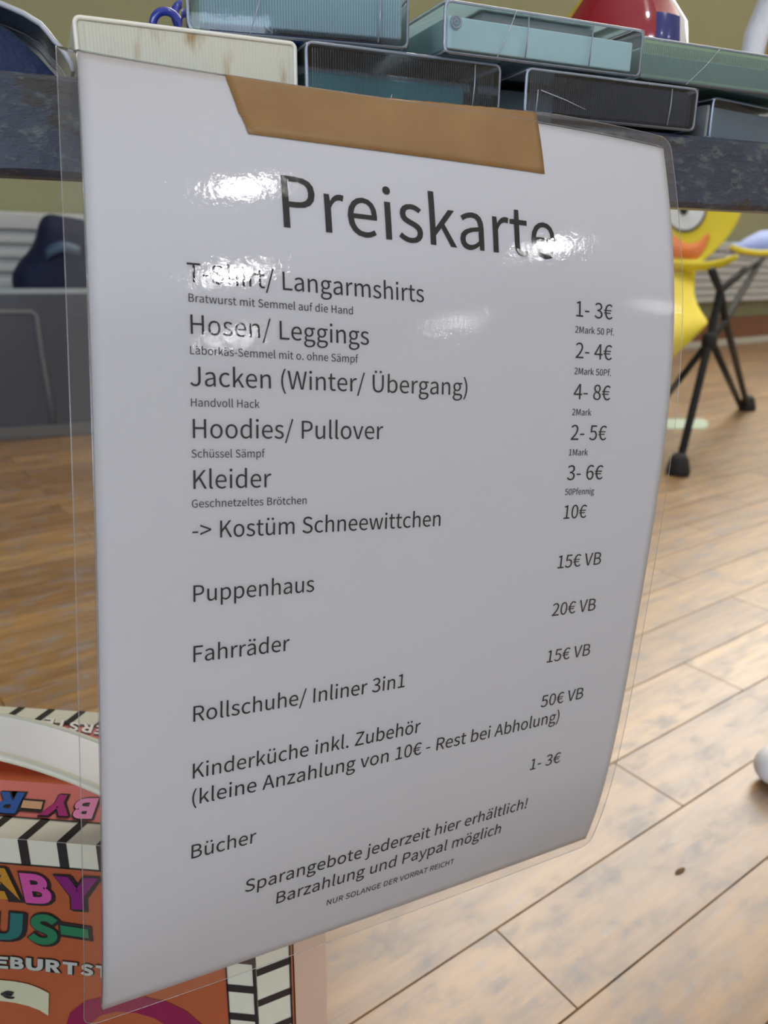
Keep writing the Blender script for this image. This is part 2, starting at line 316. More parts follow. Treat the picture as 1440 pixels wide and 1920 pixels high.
# ------------------------------------------------------------------ lettering: outline data, 1000 units per em
GLYPHS = {"!":[290,[[117,198,173,198,186,671,103,671,105,578],[144,-12,168,-7,186,5,199,25,203,50,199,76,186,96,168,108,144,113,121,108,103,96,90,76,85,50,90,25,103,5,121,-7]]],"(":[303,[[214,-176,264,-153,214,-54,179,53,158,165,151,279,158,392,179,503,214,610,264,710,214,733,159,630,117,521,91,405,82,279,91,152,117,35,159,-73]]],")":[303,[[89,-176,144,-73,186,35,212,152,221,279,212,405,186,521,144,630,89,733,38,710,88,610,124,503,146,392,153,279,146,165,124,53,88,-54,38,-153]]],"-":[311,[[41,220,271,220,271,282,41,282]]],".":[249,[[125,-12,147,-7,166,5,179,25,184,50,179,76,166,96,147,108,125,113,101,108,83,96,70,76,65,50,70,25,83,5,101,-7]]],"/":[351,[[10,-160,70,-160,338,712,279,712]]],"0":[497,[[249,-12,334,10,398,74,439,180,454,331,439,480,398,585,334,648,249,669,164,648,100,585,59,480,45,331,59,180,100,74,164,10],[249,55,198,71,159,120,133,206,124,331,133,454,159,539,198,588,249,604,300,588,340,539,366,454,375,331,366,206,340,120,300,71]]],"1":[497,[[79,0,439,0,439,68,307,68,307,657,245,657,216,643,185,630,149,619,108,610,108,558,226,558,226,68,79,68]]],"2":[497,[[39,0,453,0,453,71,245,70,163,65,269,172,350,276,403,377,421,476,408,555,369,616,309,655,229,669,171,662,121,643,77,612,36,573,83,526,113,557,145,581,181,597,220,602,273,593,311,566,333,524,341,472,323,384,267,286,173,175,39,48]]],"3":[497,[[236,-12,318,1,386,38,431,97,447,176,436,237,407,286,363,321,308,342,308,347,356,371,393,405,416,450,425,505,411,574,371,626,310,658,233,669,180,663,132,646,89,622,50,591,94,539,124,565,157,585,192,598,230,602,277,595,312,574,334,541,342,498,332,449,302,409,245,383,160,373,160,310,256,301,319,274,353,233,364,178,354,128,327,89,285,65,230,56,179,63,136,79,99,103,68,132,26,79,63,45,109,16,166,-4]]],"4":[497,[[305,0,382,0,382,181,470,181,470,246,382,246,382,657,291,657,18,235,18,181,305,181],[305,246,103,246,253,471,306,567,309,567,305,448]]],"5":[497,[[235,-12,315,3,384,47,432,118,450,213,434,307,392,373,329,411,252,423,224,421,199,416,176,408,153,397,170,587,418,587,418,657,99,657,77,350,121,323,148,339,173,351,200,359,230,361,286,351,329,322,357,275,367,212,356,147,326,98,282,67,227,56,175,63,131,79,95,102,65,129,24,75,62,43,108,15,165,-4]]],"6":[497,[[270,-12,342,4,403,47,444,115,459,202,446,292,409,357,352,395,276,408,237,402,198,387,160,362,127,329,142,457,179,542,232,587,297,601,326,598,354,588,379,572,401,551,447,601,417,629,382,650,341,664,293,669,201,649,124,588,70,478,50,314,67,171,113,70,183,9],[129,264,162,302,197,328,231,342,263,347,315,337,352,308,374,262,381,202,372,141,349,94,314,64,270,53,214,67,172,107,143,173]]],"7":[497,[[177,0,263,0,276,176,305,326,362,466,455,608,455,657,44,657,44,587,363,587,281,455,226,320,193,172]]],"8":[497,[[251,-12,335,1,400,37,441,91,456,158,447,218,423,266,387,302,346,331,346,335,376,363,404,400,425,444,433,494,421,564,385,618,328,654,253,667,182,655,124,621,86,568,73,500,80,452,99,411,127,377,161,349,161,345,117,315,79,275,52,224,41,163,57,93,100,38,167,1],[296,357,240,381,192,411,159,449,147,500,155,544,177,577,210,598,252,606,299,597,334,572,355,535,363,489,359,454,346,420,325,387],[252,49,197,58,153,84,124,122,114,170,121,215,139,255,168,290,204,319,271,291,326,259,364,217,378,160,369,115,344,80,304,57]]],"9":[497,[[211,-12,300,8,376,73,429,187,449,357,432,494,386,591,316,649,228,669,155,653,95,610,54,543,39,455,52,366,89,302,146,262,221,249,262,255,302,271,339,296,372,329,356,201,319,116,268,70,208,56,176,60,147,70,120,86,97,107,52,56,82,29,118,8,161,-7],[371,398,337,358,303,331,268,315,234,310,183,320,146,350,124,396,117,455,125,517,149,564,184,594,229,605,285,592,328,552,357,487]]],">":[497,[[34,131,464,300,464,365,34,534,34,463,380,334,380,331,34,203]]],"A":[545,[[4,0,87,0,151,201,391,201,454,0,541,0,318,657,226,657],[171,266,237,478,269,590,272,590,321,423,370,266]]],"B":[589,[[91,0,299,0,400,12,479,48,530,108,549,193,539,253,511,299,469,331,415,350,415,354,456,375,486,408,505,449,511,497,494,570,448,620,376,648,285,657,91,657],[173,378,173,592,274,592,342,586,390,568,420,535,429,486,420,441,392,407,343,386,271,378],[173,66,173,314,288,314,365,307,421,285,455,248,467,195,455,138,420,98,363,74,288,66]]],"C":[572,[[338,-12,398,-5,451,13,498,42,540,82,494,135,461,104,425,81,386,66,342,61,257,80,192,134,151,219,137,331,152,441,194,525,260,578,344,596,384,592,419,579,451,559,479,534,523,588,491,618,449,644,400,662,343,669,227,645,135,578,74,471,52,328,74,185,133,78,224,11]]],"D":[617,[[91,0,258,0,389,22,485,87,544,191,564,331,544,470,485,573,388,636,255,657,91,657],[173,68,173,590,247,590,349,573,421,523,464,442,479,331,464,220,421,137,349,86,247,68]]],"E":[528,[[91,0,479,0,479,71,173,71,173,310,422,310,422,381,173,381,173,587,469,587,469,657,91,657]]],"F":[495,[[91,0,173,0,173,295,424,295,424,365,173,365,173,587,469,587,469,657,91,657]]],"G":[618,[[349,-12,411,-6,467,10,514,34,551,65,551,341,335,341,335,272,475,272,475,99,452,83,424,71,391,64,357,61,263,80,194,134,152,219,137,331,153,441,197,525,266,578,356,596,401,591,439,578,471,558,497,534,542,588,510,617,468,643,416,662,353,669,233,645,137,578,75,471,52,328,74,185,135,78,229,11]]],"H":[653,[[91,0,173,0,173,310,480,310,480,0,563,0,563,657,480,657,480,382,173,382,173,657,91,657]]],"I":[263,[[91,0,173,0,173,657,91,657]]],"J":[480,[[212,-12,295,4,351,48,383,113,394,193,394,657,310,657,310,201,304,137,284,94,251,69,204,61,171,65,141,78,114,101,91,135,31,92,64,47,105,15,154,-5]]],"K":[579,[[91,0,173,0,173,208,286,342,483,0,575,0,338,408,544,657,450,657,175,327,173,327,173,657,91,657]]],"L":[487,[[91,0,461,0,461,71,173,71,173,657,91,657]]],"M":[728,[[91,0,165,0,165,364,162,460,154,558,158,558,211,408,335,66,391,66,515,408,567,558,571,558,561,410,560,364,560,0,637,0,637,657,538,657,412,306,367,169,363,169,316,306,190,657,91,657]]],"N":[648,[[91,0,169,0,169,345,165,449,159,550,162,550,233,415,472,0,558,0,558,657,479,657,479,316,480,263,490,108,486,108,415,243,175,657,91,657]]],"O":[665,[[333,-12,446,12,535,81,592,188,613,331,592,472,535,579,446,646,333,669,219,646,130,579,73,472,52,331,73,188,130,81,219,12],[333,61,252,80,190,134,151,219,137,331,151,441,190,525,252,578,333,596,413,578,475,525,514,441,528,331,514,219,475,134,413,80]]],"P":[567,[[91,0,173,0,173,262,281,262,380,274,457,311,506,374,523,464,506,555,456,614,378,647,278,657,91,657],[173,329,173,590,267,590,343,584,397,563,430,524,441,464,431,403,399,361,346,337,271,329]]],"R":[569,[[173,345,173,590,283,590,352,584,402,564,432,528,443,473,432,417,402,377,352,353,283,345],[451,0,544,0,377,288,438,311,485,350,515,404,525,473,508,559,461,616,388,647,296,657,91,657,91,0,173,0,173,279,291,279]]],"S":[534,[[272,-12,365,3,436,43,480,102,496,175,485,239,457,287,414,323,360,350,228,408,193,430,168,460,158,501,166,540,191,570,230,589,281,596,324,592,363,580,398,561,430,535,473,588,435,621,389,646,337,663,281,669,198,656,132,620,89,565,74,495,86,432,117,384,160,350,207,326,301,285,345,265,380,241,403,211,411,168,402,124,375,90,332,69,273,61,223,67,175,83,131,109,92,143,43,85,90,45,144,15,205,-5]]],"T":[537,[[227,0,310,0,310,587,509,587,509,657,28,657,28,587,227,587]]],"U":[646,[[324,-12,417,3,492,51,541,138,559,271,559,657,480,657,480,269,467,170,434,106,385,71,324,61,263,71,215,106,182,170,170,269,170,657,88,657,88,271,106,138,155,51,230,3]]],"V":[515,[[211,0,307,0,515,657,431,657,279,140,262,84,258,84,195,301,88,657,1,657]]],"W":[787,[[162,0,261,0,359,396,392,546,395,546,428,396,527,0,627,0,763,657,684,657,613,299,577,86,572,86,525,299,434,657,358,657,267,299,221,86,217,86,177,299,108,657,23,657]]],"X":[514,[[15,0,103,0,236,255,250,284,254,284,310,177,408,0,499,0,307,335,486,657,399,657,288,444,264,393,261,393,119,657,28,657,207,340]]],"Y":[476,[[196,0,279,0,279,255,477,657,391,657,240,327,237,327,172,471,87,657,-1,657,196,255]]],"Z":[541,[[45,0,498,0,498,71,147,71,494,608,494,657,76,657,76,587,392,587,45,50]]],"a":[505,[[195,-12,239,-6,280,9,319,31,356,58,359,58,366,0,433,0,433,299,423,382,393,445,341,485,264,499,207,493,156,478,111,458,74,436,105,379,136,398,171,415,210,427,251,431,300,421,331,393,347,354,351,308,217,285,124,248,70,196,53,126,64,68,93,24,138,-2],[218,55,184,59,157,72,138,96,132,132,143,175,180,209,248,236,351,254,351,118,317,91,284,71,252,59]]],"b":[554,[[297,-12,377,6,444,57,491,140,508,251,496,353,458,432,398,482,315,499,274,494,234,479,197,458,161,431,165,518,165,714,82,714,82,0,148,0,155,50,159,50,192,24,227,5,262,-7],[283,57,257,60,228,68,197,84,165,108,165,364,199,392,231,413,263,426,294,430,354,417,394,381,416,324,423,250,413,169,383,109,339,71]]],"c":[457,[[274,-12,317,-7,359,5,397,24,432,49,396,105,372,86,344,71,314,60,281,56,220,70,173,108,142,167,131,243,142,319,174,379,223,417,284,430,311,427,336,419,359,405,381,388,422,442,395,464,362,482,325,495,281,499,191,482,117,432,66,351,47,243,64,135,112,55,184,5]]],"d":[556,[[248,-12,291,-6,330,9,365,31,396,57,399,57,406,0,473,0,473,714,391,714,391,526,395,443,364,466,332,484,298,495,258,499,178,481,111,430,65,350,48,243,62,135,102,55,165,5],[266,57,209,70,167,107,141,165,132,244,143,320,173,379,218,417,272,430,302,427,332,418,361,403,391,379,391,124,361,94,330,74,299,61]]],"e":[497,[[280,-12,326,-8,368,3,406,18,439,38,411,92,383,76,354,64,323,56,289,54,225,66,175,100,142,154,127,224,455,224,459,271,446,365,408,437,347,483,264,499,184,482,114,431,65,350,47,243,65,135,114,55,188,6],[126,282,143,347,174,394,217,424,266,434,317,424,355,395,379,348,387,282]]],"f":[291,[[30,420,96,420,96,0,177,0,177,420,281,420,281,487,177,487,177,564,182,605,195,635,216,654,246,660,260,659,274,656,287,652,301,646,319,710,301,716,281,721,260,724,238,725,175,714,130,682,104,631,96,565,96,487,30,482]]],"g":[506,[[246,-224,349,-210,426,-174,476,-120,493,-56,482,-3,450,32,397,53,324,60,228,60,187,64,161,75,147,92,143,113,145,131,151,146,161,159,174,171,191,164,209,159,228,155,246,154,316,166,372,200,410,253,424,324,421,354,413,381,401,405,385,424,484,424,484,487,315,487,301,492,284,496,266,498,246,499,176,487,118,452,78,398,64,325,69,284,83,248,104,217,127,195,127,191,108,175,91,154,78,129,74,100,77,74,86,52,100,34,117,21,117,16,87,-7,64,-34,50,-63,46,-94,60,-150,102,-190,165,-216],[246,210,206,218,173,241,151,277,143,325,151,373,173,409,206,432,246,439,286,432,319,409,342,373,350,325,341,277,319,241,286,218],[258,-168,199,-162,155,-145,127,-118,117,-82,120,-61,129,-40,144,-20,167,0,199,-6,229,-7,314,-7,356,-10,387,-21,406,-40,412,-69,401,-106,371,-137,322,-159]]],"h":[544,[[82,0,165,0,165,353,199,386,231,409,262,423,298,428,339,420,368,397,385,356,390,298,390,0,471,0,471,308,463,390,435,450,389,487,323,499,276,493,234,475,196,449,161,418,165,518,165,714,82,714]]],"i":[246,[[82,0,165,0,165,487,82,487],[124,587,146,591,163,602,174,619,178,642,174,663,163,680,146,691,124,695,102,691,85,680,74,663,70,642,74,619,85,602,102,591]]],"j":[246,[[31,-217,93,-206,134,-174,158,-123,165,-56,165,487,83,487,83,-56,81,-96,71,-126,53,-145,23,-151,-2,-149,-23,-143,-39,-204,-25,-209,-8,-213,11,-216],[124,587,145,591,163,602,174,619,178,642,174,663,163,680,145,691,124,695,102,691,84,680,73,663,69,642,73,619,84,602,102,591]]],"k":[495,[[82,0,163,0,163,128,255,235,397,0,486,0,302,290,464,487,373,487,167,230,163,230,163,714,82,714]]],"l":[255,[[169,-12,196,-9,216,-4,204,58,187,56,179,58,171,65,167,75,165,91,165,714,82,714,82,97,87,51,103,17,129,-4]]],"m":[830,[[82,0,165,0,165,353,197,386,229,409,258,423,287,428,327,420,355,397,372,356,377,298,377,0,459,0,459,353,492,386,523,409,553,423,582,428,622,420,650,397,667,356,672,298,672,0,754,0,754,308,745,390,718,450,672,487,607,499,563,492,523,473,484,444,445,406,427,445,399,474,361,493,311,499,269,493,230,475,193,449,160,416,158,416,150,487,82,487]]],"n":[547,[[82,0,165,0,165,353,199,386,231,409,262,423,298,428,339,420,368,397,385,356,390,298,390,0,471,0,471,308,463,390,435,450,389,487,323,499,276,493,233,475,195,449,160,416,158,416,150,487,82,487]]],"o":[543,[[272,-12,357,5,429,55,478,135,497,243,478,351,429,432,357,482,272,499,186,482,114,432,65,351,47,243,65,135,114,55,186,5],[272,56,214,70,170,108,141,167,131,243,141,319,170,379,214,417,272,430,329,417,374,379,403,319,413,243,403,167,374,108,329,70]]],"p":[556,[[82,-205,165,-205,165,-40,162,45,196,20,229,3,263,-8,297,-12,377,6,444,57,491,140,508,251,496,353,458,432,398,482,315,499,273,494,232,479,194,457,160,430,158,430,150,487,82,487],[283,57,257,60,228,68,197,84,165,108,165,364,199,392,232,413,263,426,294,430,354,417,394,381,416,324,423,250,413,169,383,109,339,71]]],"r":[348,[[82,0,165,0,165,313,192,365,223,400,255,420,287,426,312,424,334,418,350,489,338,494,326,497,298,499,258,492,221,472,188,440,160,398,158,398,150,487,82,487]]],"s":[419,[[210,-12,286,0,341,31,375,77,386,133,373,191,339,231,291,259,199,296,165,313,142,335,134,365,139,392,156,415,184,430,224,436,255,432,283,423,309,410,334,393,374,444,343,465,307,483,267,495,223,499,152,489,99,459,67,415,56,361,68,308,101,269,146,241,237,205,273,185,299,161,308,128,302,99,285,74,255,58,212,52,171,56,135,68,101,86,68,110,29,56,67,29,110,8,159,-7]]],"t":[338,[[235,-12,258,-10,281,-6,325,6,309,68,282,59,268,56,254,55,218,61,195,79,182,108,178,148,178,420,311,420,311,487,178,487,178,624,110,624,101,487,24,482,24,420,97,420,97,151,104,84,127,33,170,0]]],"u":[544,[[225,-12,272,-5,313,12,350,40,385,76,388,76,394,0,463,0,463,487,381,487,381,142,348,105,316,79,284,64,249,59,208,67,179,90,163,130,158,188,158,487,75,487,75,178,84,96,111,37,158,1]]],"v":[467,[[187,0,283,0,455,487,375,487,282,210,238,66,233,66,188,210,97,487,12,487]]],"w":[719,[[160,0,255,0,333,296,357,402,361,402,394,263,464,0,564,0,696,487,617,487,546,205,516,70,512,70,478,205,402,487,322,487,229,137,213,70,209,70,180,205,108,487,24,487]]],"y":[467,[[91,-210,155,-197,205,-161,243,-108,272,-41,455,487,376,487,288,217,248,79,244,79,195,217,97,487,12,487,207,-1,196,-38,178,-79,154,-113,124,-135,87,-143,67,-140,49,-134,33,-200,59,-207]]],"z":[426,[[31,0,400,0,400,66,134,66,392,443,392,487,59,487,59,420,288,420,31,44]]],"Ü":[646,[[324,-12,417,3,492,51,541,138,559,271,559,657,480,657,480,269,467,170,434,106,385,71,324,61,263,71,215,106,182,170,170,269,170,657,88,657,88,271,106,138,155,51,230,3],[220,717,239,721,255,731,265,746,269,766,265,786,255,801,239,811,220,815,200,811,185,801,175,786,171,766,175,746,185,731,200,721],[426,717,445,721,460,731,471,746,474,766,471,786,460,801,445,811,426,815,406,811,390,801,380,786,376,766,380,746,390,731,406,721]]],"ä":[505,[[195,-12,239,-6,280,9,319,31,356,58,359,58,366,0,433,0,433,299,423,382,393,445,341,485,264,499,207,493,156,478,111,458,74,436,105,379,136,398,171,415,210,427,251,431,300,421,331,393,347,354,351,308,217,285,124,248,70,196,53,126,64,68,93,24,138,-2],[218,55,184,59,157,72,138,96,132,132,143,175,180,209,248,236,351,254,351,118,317,91,284,71,252,59],[171,589,191,593,207,603,218,619,221,638,218,658,207,673,191,684,171,688,151,684,136,673,126,658,122,638,126,619,136,603,151,593],[364,589,384,593,400,603,410,619,414,638,410,658,400,673,384,684,364,688,344,684,328,673,318,658,314,638,318,619,328,603,344,593]]],"ö":[543,[[272,-12,357,5,429,55,478,135,497,243,478,351,429,432,357,482,272,499,186,482,114,432,65,351,47,243,65,135,114,55,186,5],[272,56,214,70,170,108,141,167,131,243,141,319,170,379,214,417,272,430,329,417,374,379,403,319,413,243,403,167,374,108,329,70],[176,589,195,593,211,603,221,619,225,638,221,658,211,673,195,684,176,688,156,684,140,673,130,658,126,638,130,619,140,603,156,593],[368,589,387,593,403,603,413,619,417,638,413,658,403,673,387,684,368,688,348,684,332,673,322,658,318,638,322,619,332,603,348,593]]],"ü":[544,[[225,-12,272,-5,313,12,350,40,385,76,388,76,394,0,463,0,463,487,381,487,381,142,348,105,316,79,284,64,249,59,208,67,179,90,163,130,158,188,158,487,75,487,75,178,84,96,111,37,158,1],[175,589,195,593,211,603,221,619,225,638,221,658,211,673,195,684,175,688,155,684,140,673,129,658,125,638,129,619,140,603,155,593],[368,589,387,593,403,603,414,619,418,638,414,658,403,673,387,684,368,688,348,684,332,673,322,658,318,638,322,619,332,603,348,593]]],"€":[497,[[22,350,82,350,82,319,82,282,22,279,22,235,88,235,117,131,167,53,235,5,319,-12,371,-5,416,13,456,42,491,82,444,125,417,94,389,72,359,59,324,55,269,67,224,103,191,159,171,235,386,235,386,283,166,283,165,321,166,350,426,350,426,400,170,400,190,478,224,536,271,573,331,585,361,581,388,569,412,551,434,526,481,572,452,603,417,628,376,645,333,651,243,634,170,584,117,505,87,400,22,394]]]}


def text_mesh(s, bold=0.0, rot=0.0):
    """flat filled lettering as (verts2d, faces); units em/1000; baseline at y=0, starts at ink left = 0"""
    cu = bpy.data.curves.new('t', 'CURVE')
    cu.dimensions = '2D'
    cu.fill_mode = 'BOTH'
    cu.offset = bold
    x = 0.0
    for ch in s:
        if ch == ' ':
            x += 226
            continue
        adv, loops = GLYPHS[ch]
        for lp in loops:
            n = len(lp) // 2
            sp = cu.splines.new('POLY')
            sp.points.add(n - 1)
            for i in range(n):
                sp.points[i].co = ((x + lp[2 * i]) / 1000.0, lp[2 * i + 1] / 1000.0, 0, 1)
            sp.use_cyclic_u = True
        x += adv
    o = bpy.data.objects.new('t', cu)
    COL.objects.link(o)
    dg = bpy.context.evaluated_depsgraph_get()
    me = bpy.data.meshes.new_from_object(o.evaluated_get(dg))
    bm = bmesh.new()
    bm.from_mesh(me)
    bmesh.ops.remove_doubles(bm, verts=bm.verts, dist=1e-5)
    bm.faces.ensure_lookup_table()
    bm.verts.index_update()
    vs_ = [(q.co.x, q.co.y) for q in bm.verts]
    # one layer only (fill BOTH gives front and back on some builds)
    seen, fs = set(), []
    for f in bm.faces:
        ids = tuple(q.index for q in f.verts)
        k = tuple(sorted(ids))
        if k in seen:
            continue
        seen.add(k)
        fs.append(ids)
    bm.free()
    bpy.data.objects.remove(o)
    bpy.data.curves.remove(cu)
    bpy.data.meshes.remove(me)
    x0 = min(p[0] for p in vs_)
    return [(p[0] - x0, p[1]) for p in vs_], fs


# ================================================================== ROOM (turned 13 degrees against the bench, like the wall behind)
RA = math.radians(13.0)
QV = Vector((math.cos(RA), math.sin(RA), 0))       # along the far wall
PV = Vector((-math.sin(RA), math.cos(RA), 0))      # towards the far wall
ROOM = Matrix.Rotation(RA, 4, 'Z')
Q0, Q1, P0, P1, ZC = -3.6, 9.0, -7.6, 2.415, 4.7

# lamps: ceiling positions (world x, y) and side length; their light comes from the diffusers
LAMP_Z = 2.93
LAMP_COL = (1.0, 0.985, 1.0)
LAMPS = [(0.90, -1.50, 0.16, 0.26, 'white pendant lamp nearest to the bench, over the floor in front of it'),
 (1.30, -3.30, 0.28, 0.30, 'white pendant lamp second behind the one nearest the bench, on the left'),
 (3.50, -3.10, 0.30, 0.28, 'white pendant lamp in the middle row, towards the right wall'),
 (1.95, -5.60, 0.28, 0.22, 'white pendant lamp in the last row, left of three'),
 (4.5, -6.0, 0.26, 0.20, 'white pendant lamp in the last row, middle of three'),
 (6.6, -5.2, 0.22, 0.20, 'white pendant lamp in the last row, right of three')]



def wall_material(name, col, var=0.08):
    return plain(name, col, rough=0.85, spec=0.2, bump=0.15, bscale=60, var=var, vscale=3.0)


M_wall = wall_material('olive_wall_paint', (0.285, 0.29, 0.175))
M_wall_pale = wall_material('pale_wall_paint', (0.52, 0.50, 0.42))
M_ceiling = wall_material('ceiling_paint', (0.86, 0.86, 0.84), 0.02)


def floor_material():
    m, n, l = new_mat('worn_parquet')
    b = n['Principled BSDF']
    tc = n.new('ShaderNodeTexCoord')
    mp = n.new('ShaderNodeMapping')
    mp.vector_type = 'POINT'
    mp.inputs['Rotation'].default_value = (0, 0, -math.radians(12.5))
    mp.inputs['Location'].default_value = (-0.0884, -0.2108, 0)
    l.new(tc.outputs['Object'], mp.inputs['Vector'])
    br = n.new('ShaderNodeTexBrick')
    br.offset = 0.5
    br.inputs['Scale'].default_value = 1.0
    br.inputs['Brick Width'].default_value = 0.43
    br.inputs['Row Height'].default_value = 0.0716
    br.inputs['Mortar Size'].default_value = 0.0008
    br.inputs['Mortar Smooth'].default_value = 0.3
    br.inputs['Bias'].default_value = 0.0
    br.inputs['Color1'].default_value = (0.0, 0.0, 0.0, 1)
    br.inputs['Color2'].default_value = (1.0, 1.0, 1.0, 1)
    br.inputs['Mortar'].default_value = (0.5, 0.5, 0.5, 1)
    l.new(mp.outputs[0], br.inputs['Vector'])
    # wood grain stretched along the strips
    mg = n.new('ShaderNodeMapping')
    mg.inputs['Scale'].default_value = (7, 60, 1)
    l.new(mp.outputs[0], mg.inputs['Vector'])
    ad = n.new('ShaderNodeVectorMath')
    ad.operation = 'ADD'
    l.new(mg.outputs[0], ad.inputs[0])
    l.new(br.outputs['Color'], ad.inputs[1])
    gr = n.new('ShaderNodeTexNoise')
    gr.inputs['Scale'].default_value = 1.0
    gr.inputs['Detail'].default_value = 6
    gr.inputs['Roughness'].default_value = 0.6
    l.new(ad.outputs[0], gr.inputs['Vector'])
    tone = n.new('ShaderNodeValToRGB')
    tone.color_ramp.elements[0].position = 0.0
    tone.color_ramp.elements[0].color = (0.245, 0.121, 0.031, 1)
    tone.color_ramp.elements[1].position = 1.0
    tone.color_ramp.elements[1].color = (0.40, 0.232, 0.082, 1)
    l.new(br.outputs['Color'], tone.inputs[0])
    gm = n.new('ShaderNodeMixRGB')
    gm.blend_type = 'MULTIPLY'
    gm.inputs[0].default_value = 0.75
    gramp = n.new('ShaderNodeValToRGB')
    gramp.color_ramp.elements[0].position = 0.33
    gramp.color_ramp.elements[0].color = (0.36, 0.30, 0.26, 1)
    gramp.color_ramp.elements[1].position = 0.62
    gramp.color_ramp.elements[1].color = (1.1, 1.1, 1.1, 1)
    l.new(gr.outputs['Fac'], gramp.inputs[0])
    l.new(tone.outputs[0], gm.inputs[1])
    l.new(gramp.outputs[0], gm.inputs[2])
    # grey-blue scuffs
    ms = n.new('ShaderNodeMapping')
    ms.inputs['Scale'].default_value = (14, 26, 1)
    l.new(mp.outputs[0], ms.inputs['Vector'])
    sc = n.new('ShaderNodeTexNoise')
    sc.inputs['Scale'].default_value = 1.6
    sc.inputs['Detail'].default_value = 7
    sc.inputs['Roughness'].default_value = 0.68
    l.new(ms.outputs[0], sc.inputs['Vector'])
    sr = n.new('ShaderNodeValToRGB')
    sr.color_ramp.elements[0].position = 0.50
    sr.color_ramp.elements[1].position = 0.66
    l.new(sc.outputs['Fac'], sr.inputs[0])
    sf = n.new('ShaderNodeMath')
    sf.operation = 'MULTIPLY'
    sf.inputs[1].default_value = 0.75
    l.new(sr.outputs[0], sf.inputs[0])
    sm = n.new('ShaderNodeMixRGB')
    sm.inputs[2].default_value = (0.20, 0.195, 0.215, 1)
    l.new(sf.outputs[0], sm.inputs[0])
    l.new(gm.outputs[0], sm.inputs[1])
    # finer worn flecks along the grain
    m4 = n.new('ShaderNodeMapping')
    m4.inputs['Scale'].default_value = (30, 120, 1)
    l.new(mp.outputs[0], m4.inputs['Vector'])
    s4 = n.new('ShaderNodeTexNoise')
    s4.inputs['Scale'].default_value = 1.0
    s4.inputs['Detail'].default_value = 6
    s4.inputs['Roughness'].default_value = 0.7
    l.new(m4.outputs[0], s4.inputs['Vector'])
    r4 = n.new('ShaderNodeValToRGB')
    r4.color_ramp.elements[0].position = 0.54
    r4.color_ramp.elements[1].position = 0.70
    l.new(s4.outputs['Fac'], r4.inputs[0])
    f4 = n.new('ShaderNodeMath')
    f4.operation = 'MULTIPLY'
    f4.inputs[1].default_value = 0.65
    l.new(r4.outputs[0], f4.inputs[0])
    x4 = n.new('ShaderNodeMixRGB')
    x4.inputs[2].default_value = (0.17, 0.15, 0.15, 1)
    l.new(f4.outputs[0], x4.inputs[0])
    l.new(sm.outputs[0], x4.inputs[1])
    sm = x4
    # seams
    jm = n.new('ShaderNodeMixRGB')
    jm.inputs[2].default_value = (0.05, 0.042, 0.04, 1)
    sn = n.new('ShaderNodeTexNoise')
    sn.inputs['Scale'].default_value = 14
    sn.inputs['Detail'].default_value = 3
    l.new(mp.outputs[0], sn.inputs['Vector'])
    sq = n.new('ShaderNodeMapRange')
    sq.inputs['From Min'].default_value = 0.36
    sq.inputs['From Max'].default_value = 0.62
    sq.inputs['To Min'].default_value = 0.25
    sq.inputs['To Max'].default_value = 1.0
    l.new(sn.outputs['Fac'], sq.inputs['Value'])
    sx = n.new('ShaderNodeMath')
    sx.operation = 'MULTIPLY'
    l.new(br.outputs['Fac'], sx.inputs[0])
    l.new(sq.outputs[0], sx.inputs[1])
    l.new(sx.outputs[0], jm.inputs[0])
    l.new(sm.outputs[0], jm.inputs[1])
    l.new(jm.outputs[0], b.inputs['Base Color'])
    cw = n.new('ShaderNodeMath')
    cw.operation = 'MULTIPLY_ADD'
    cw.inputs[1].default_value = -0.45
    cw.inputs[2].default_value = 0.72
    l.new(sr.outputs[0], cw.inputs[0])
    cj = n.new('ShaderNodeMath')
    cj.operation = 'SUBTRACT'
    cj.use_clamp = True
    l.new(cw.outputs[0], cj.inputs[0])
    l.new(br.outputs['Fac'], cj.inputs[1])
    l.new(cj.outputs[0], b.inputs['Coat Weight'])
    rr = n.new('ShaderNodeMapRange')
    rr.inputs['To Min'].default_value = 0.36
    rr.inputs['To Max'].default_value = 0.52
    l.new(sc.outputs['Fac'], rr.inputs['Value'])
    l.new(rr.outputs[0], b.inputs['Roughness'])
    sp = n.new('ShaderNodeMath')
    sp.operation = 'MULTIPLY_ADD'
    sp.inputs[1].default_value = -0.6
    sp.inputs[2].default_value = 0.6
    l.new(br.outputs['Fac'], sp.inputs[0])
    l.new(sp.outputs[0], b.inputs['Specular IOR Level'])
    b.inputs['Coat Roughness'].default_value = 0.33
    bp = n.new('ShaderNodeBump')
    bp.inputs['Strength'].default_value = 0.25
    bp.inputs['Distance'].default_value = 0.001
    inv = n.new('ShaderNodeMath')
    inv.operation = 'SUBTRACT'
    l.new(gr.outputs['Fac'], inv.inputs[0])
    l.new(br.outputs['Fac'], inv.inputs[1])
    l.new(inv.outputs[0], bp.inputs['Height'])
    l.new(bp.outputs['Normal'], b.inputs['Normal'])
    return m


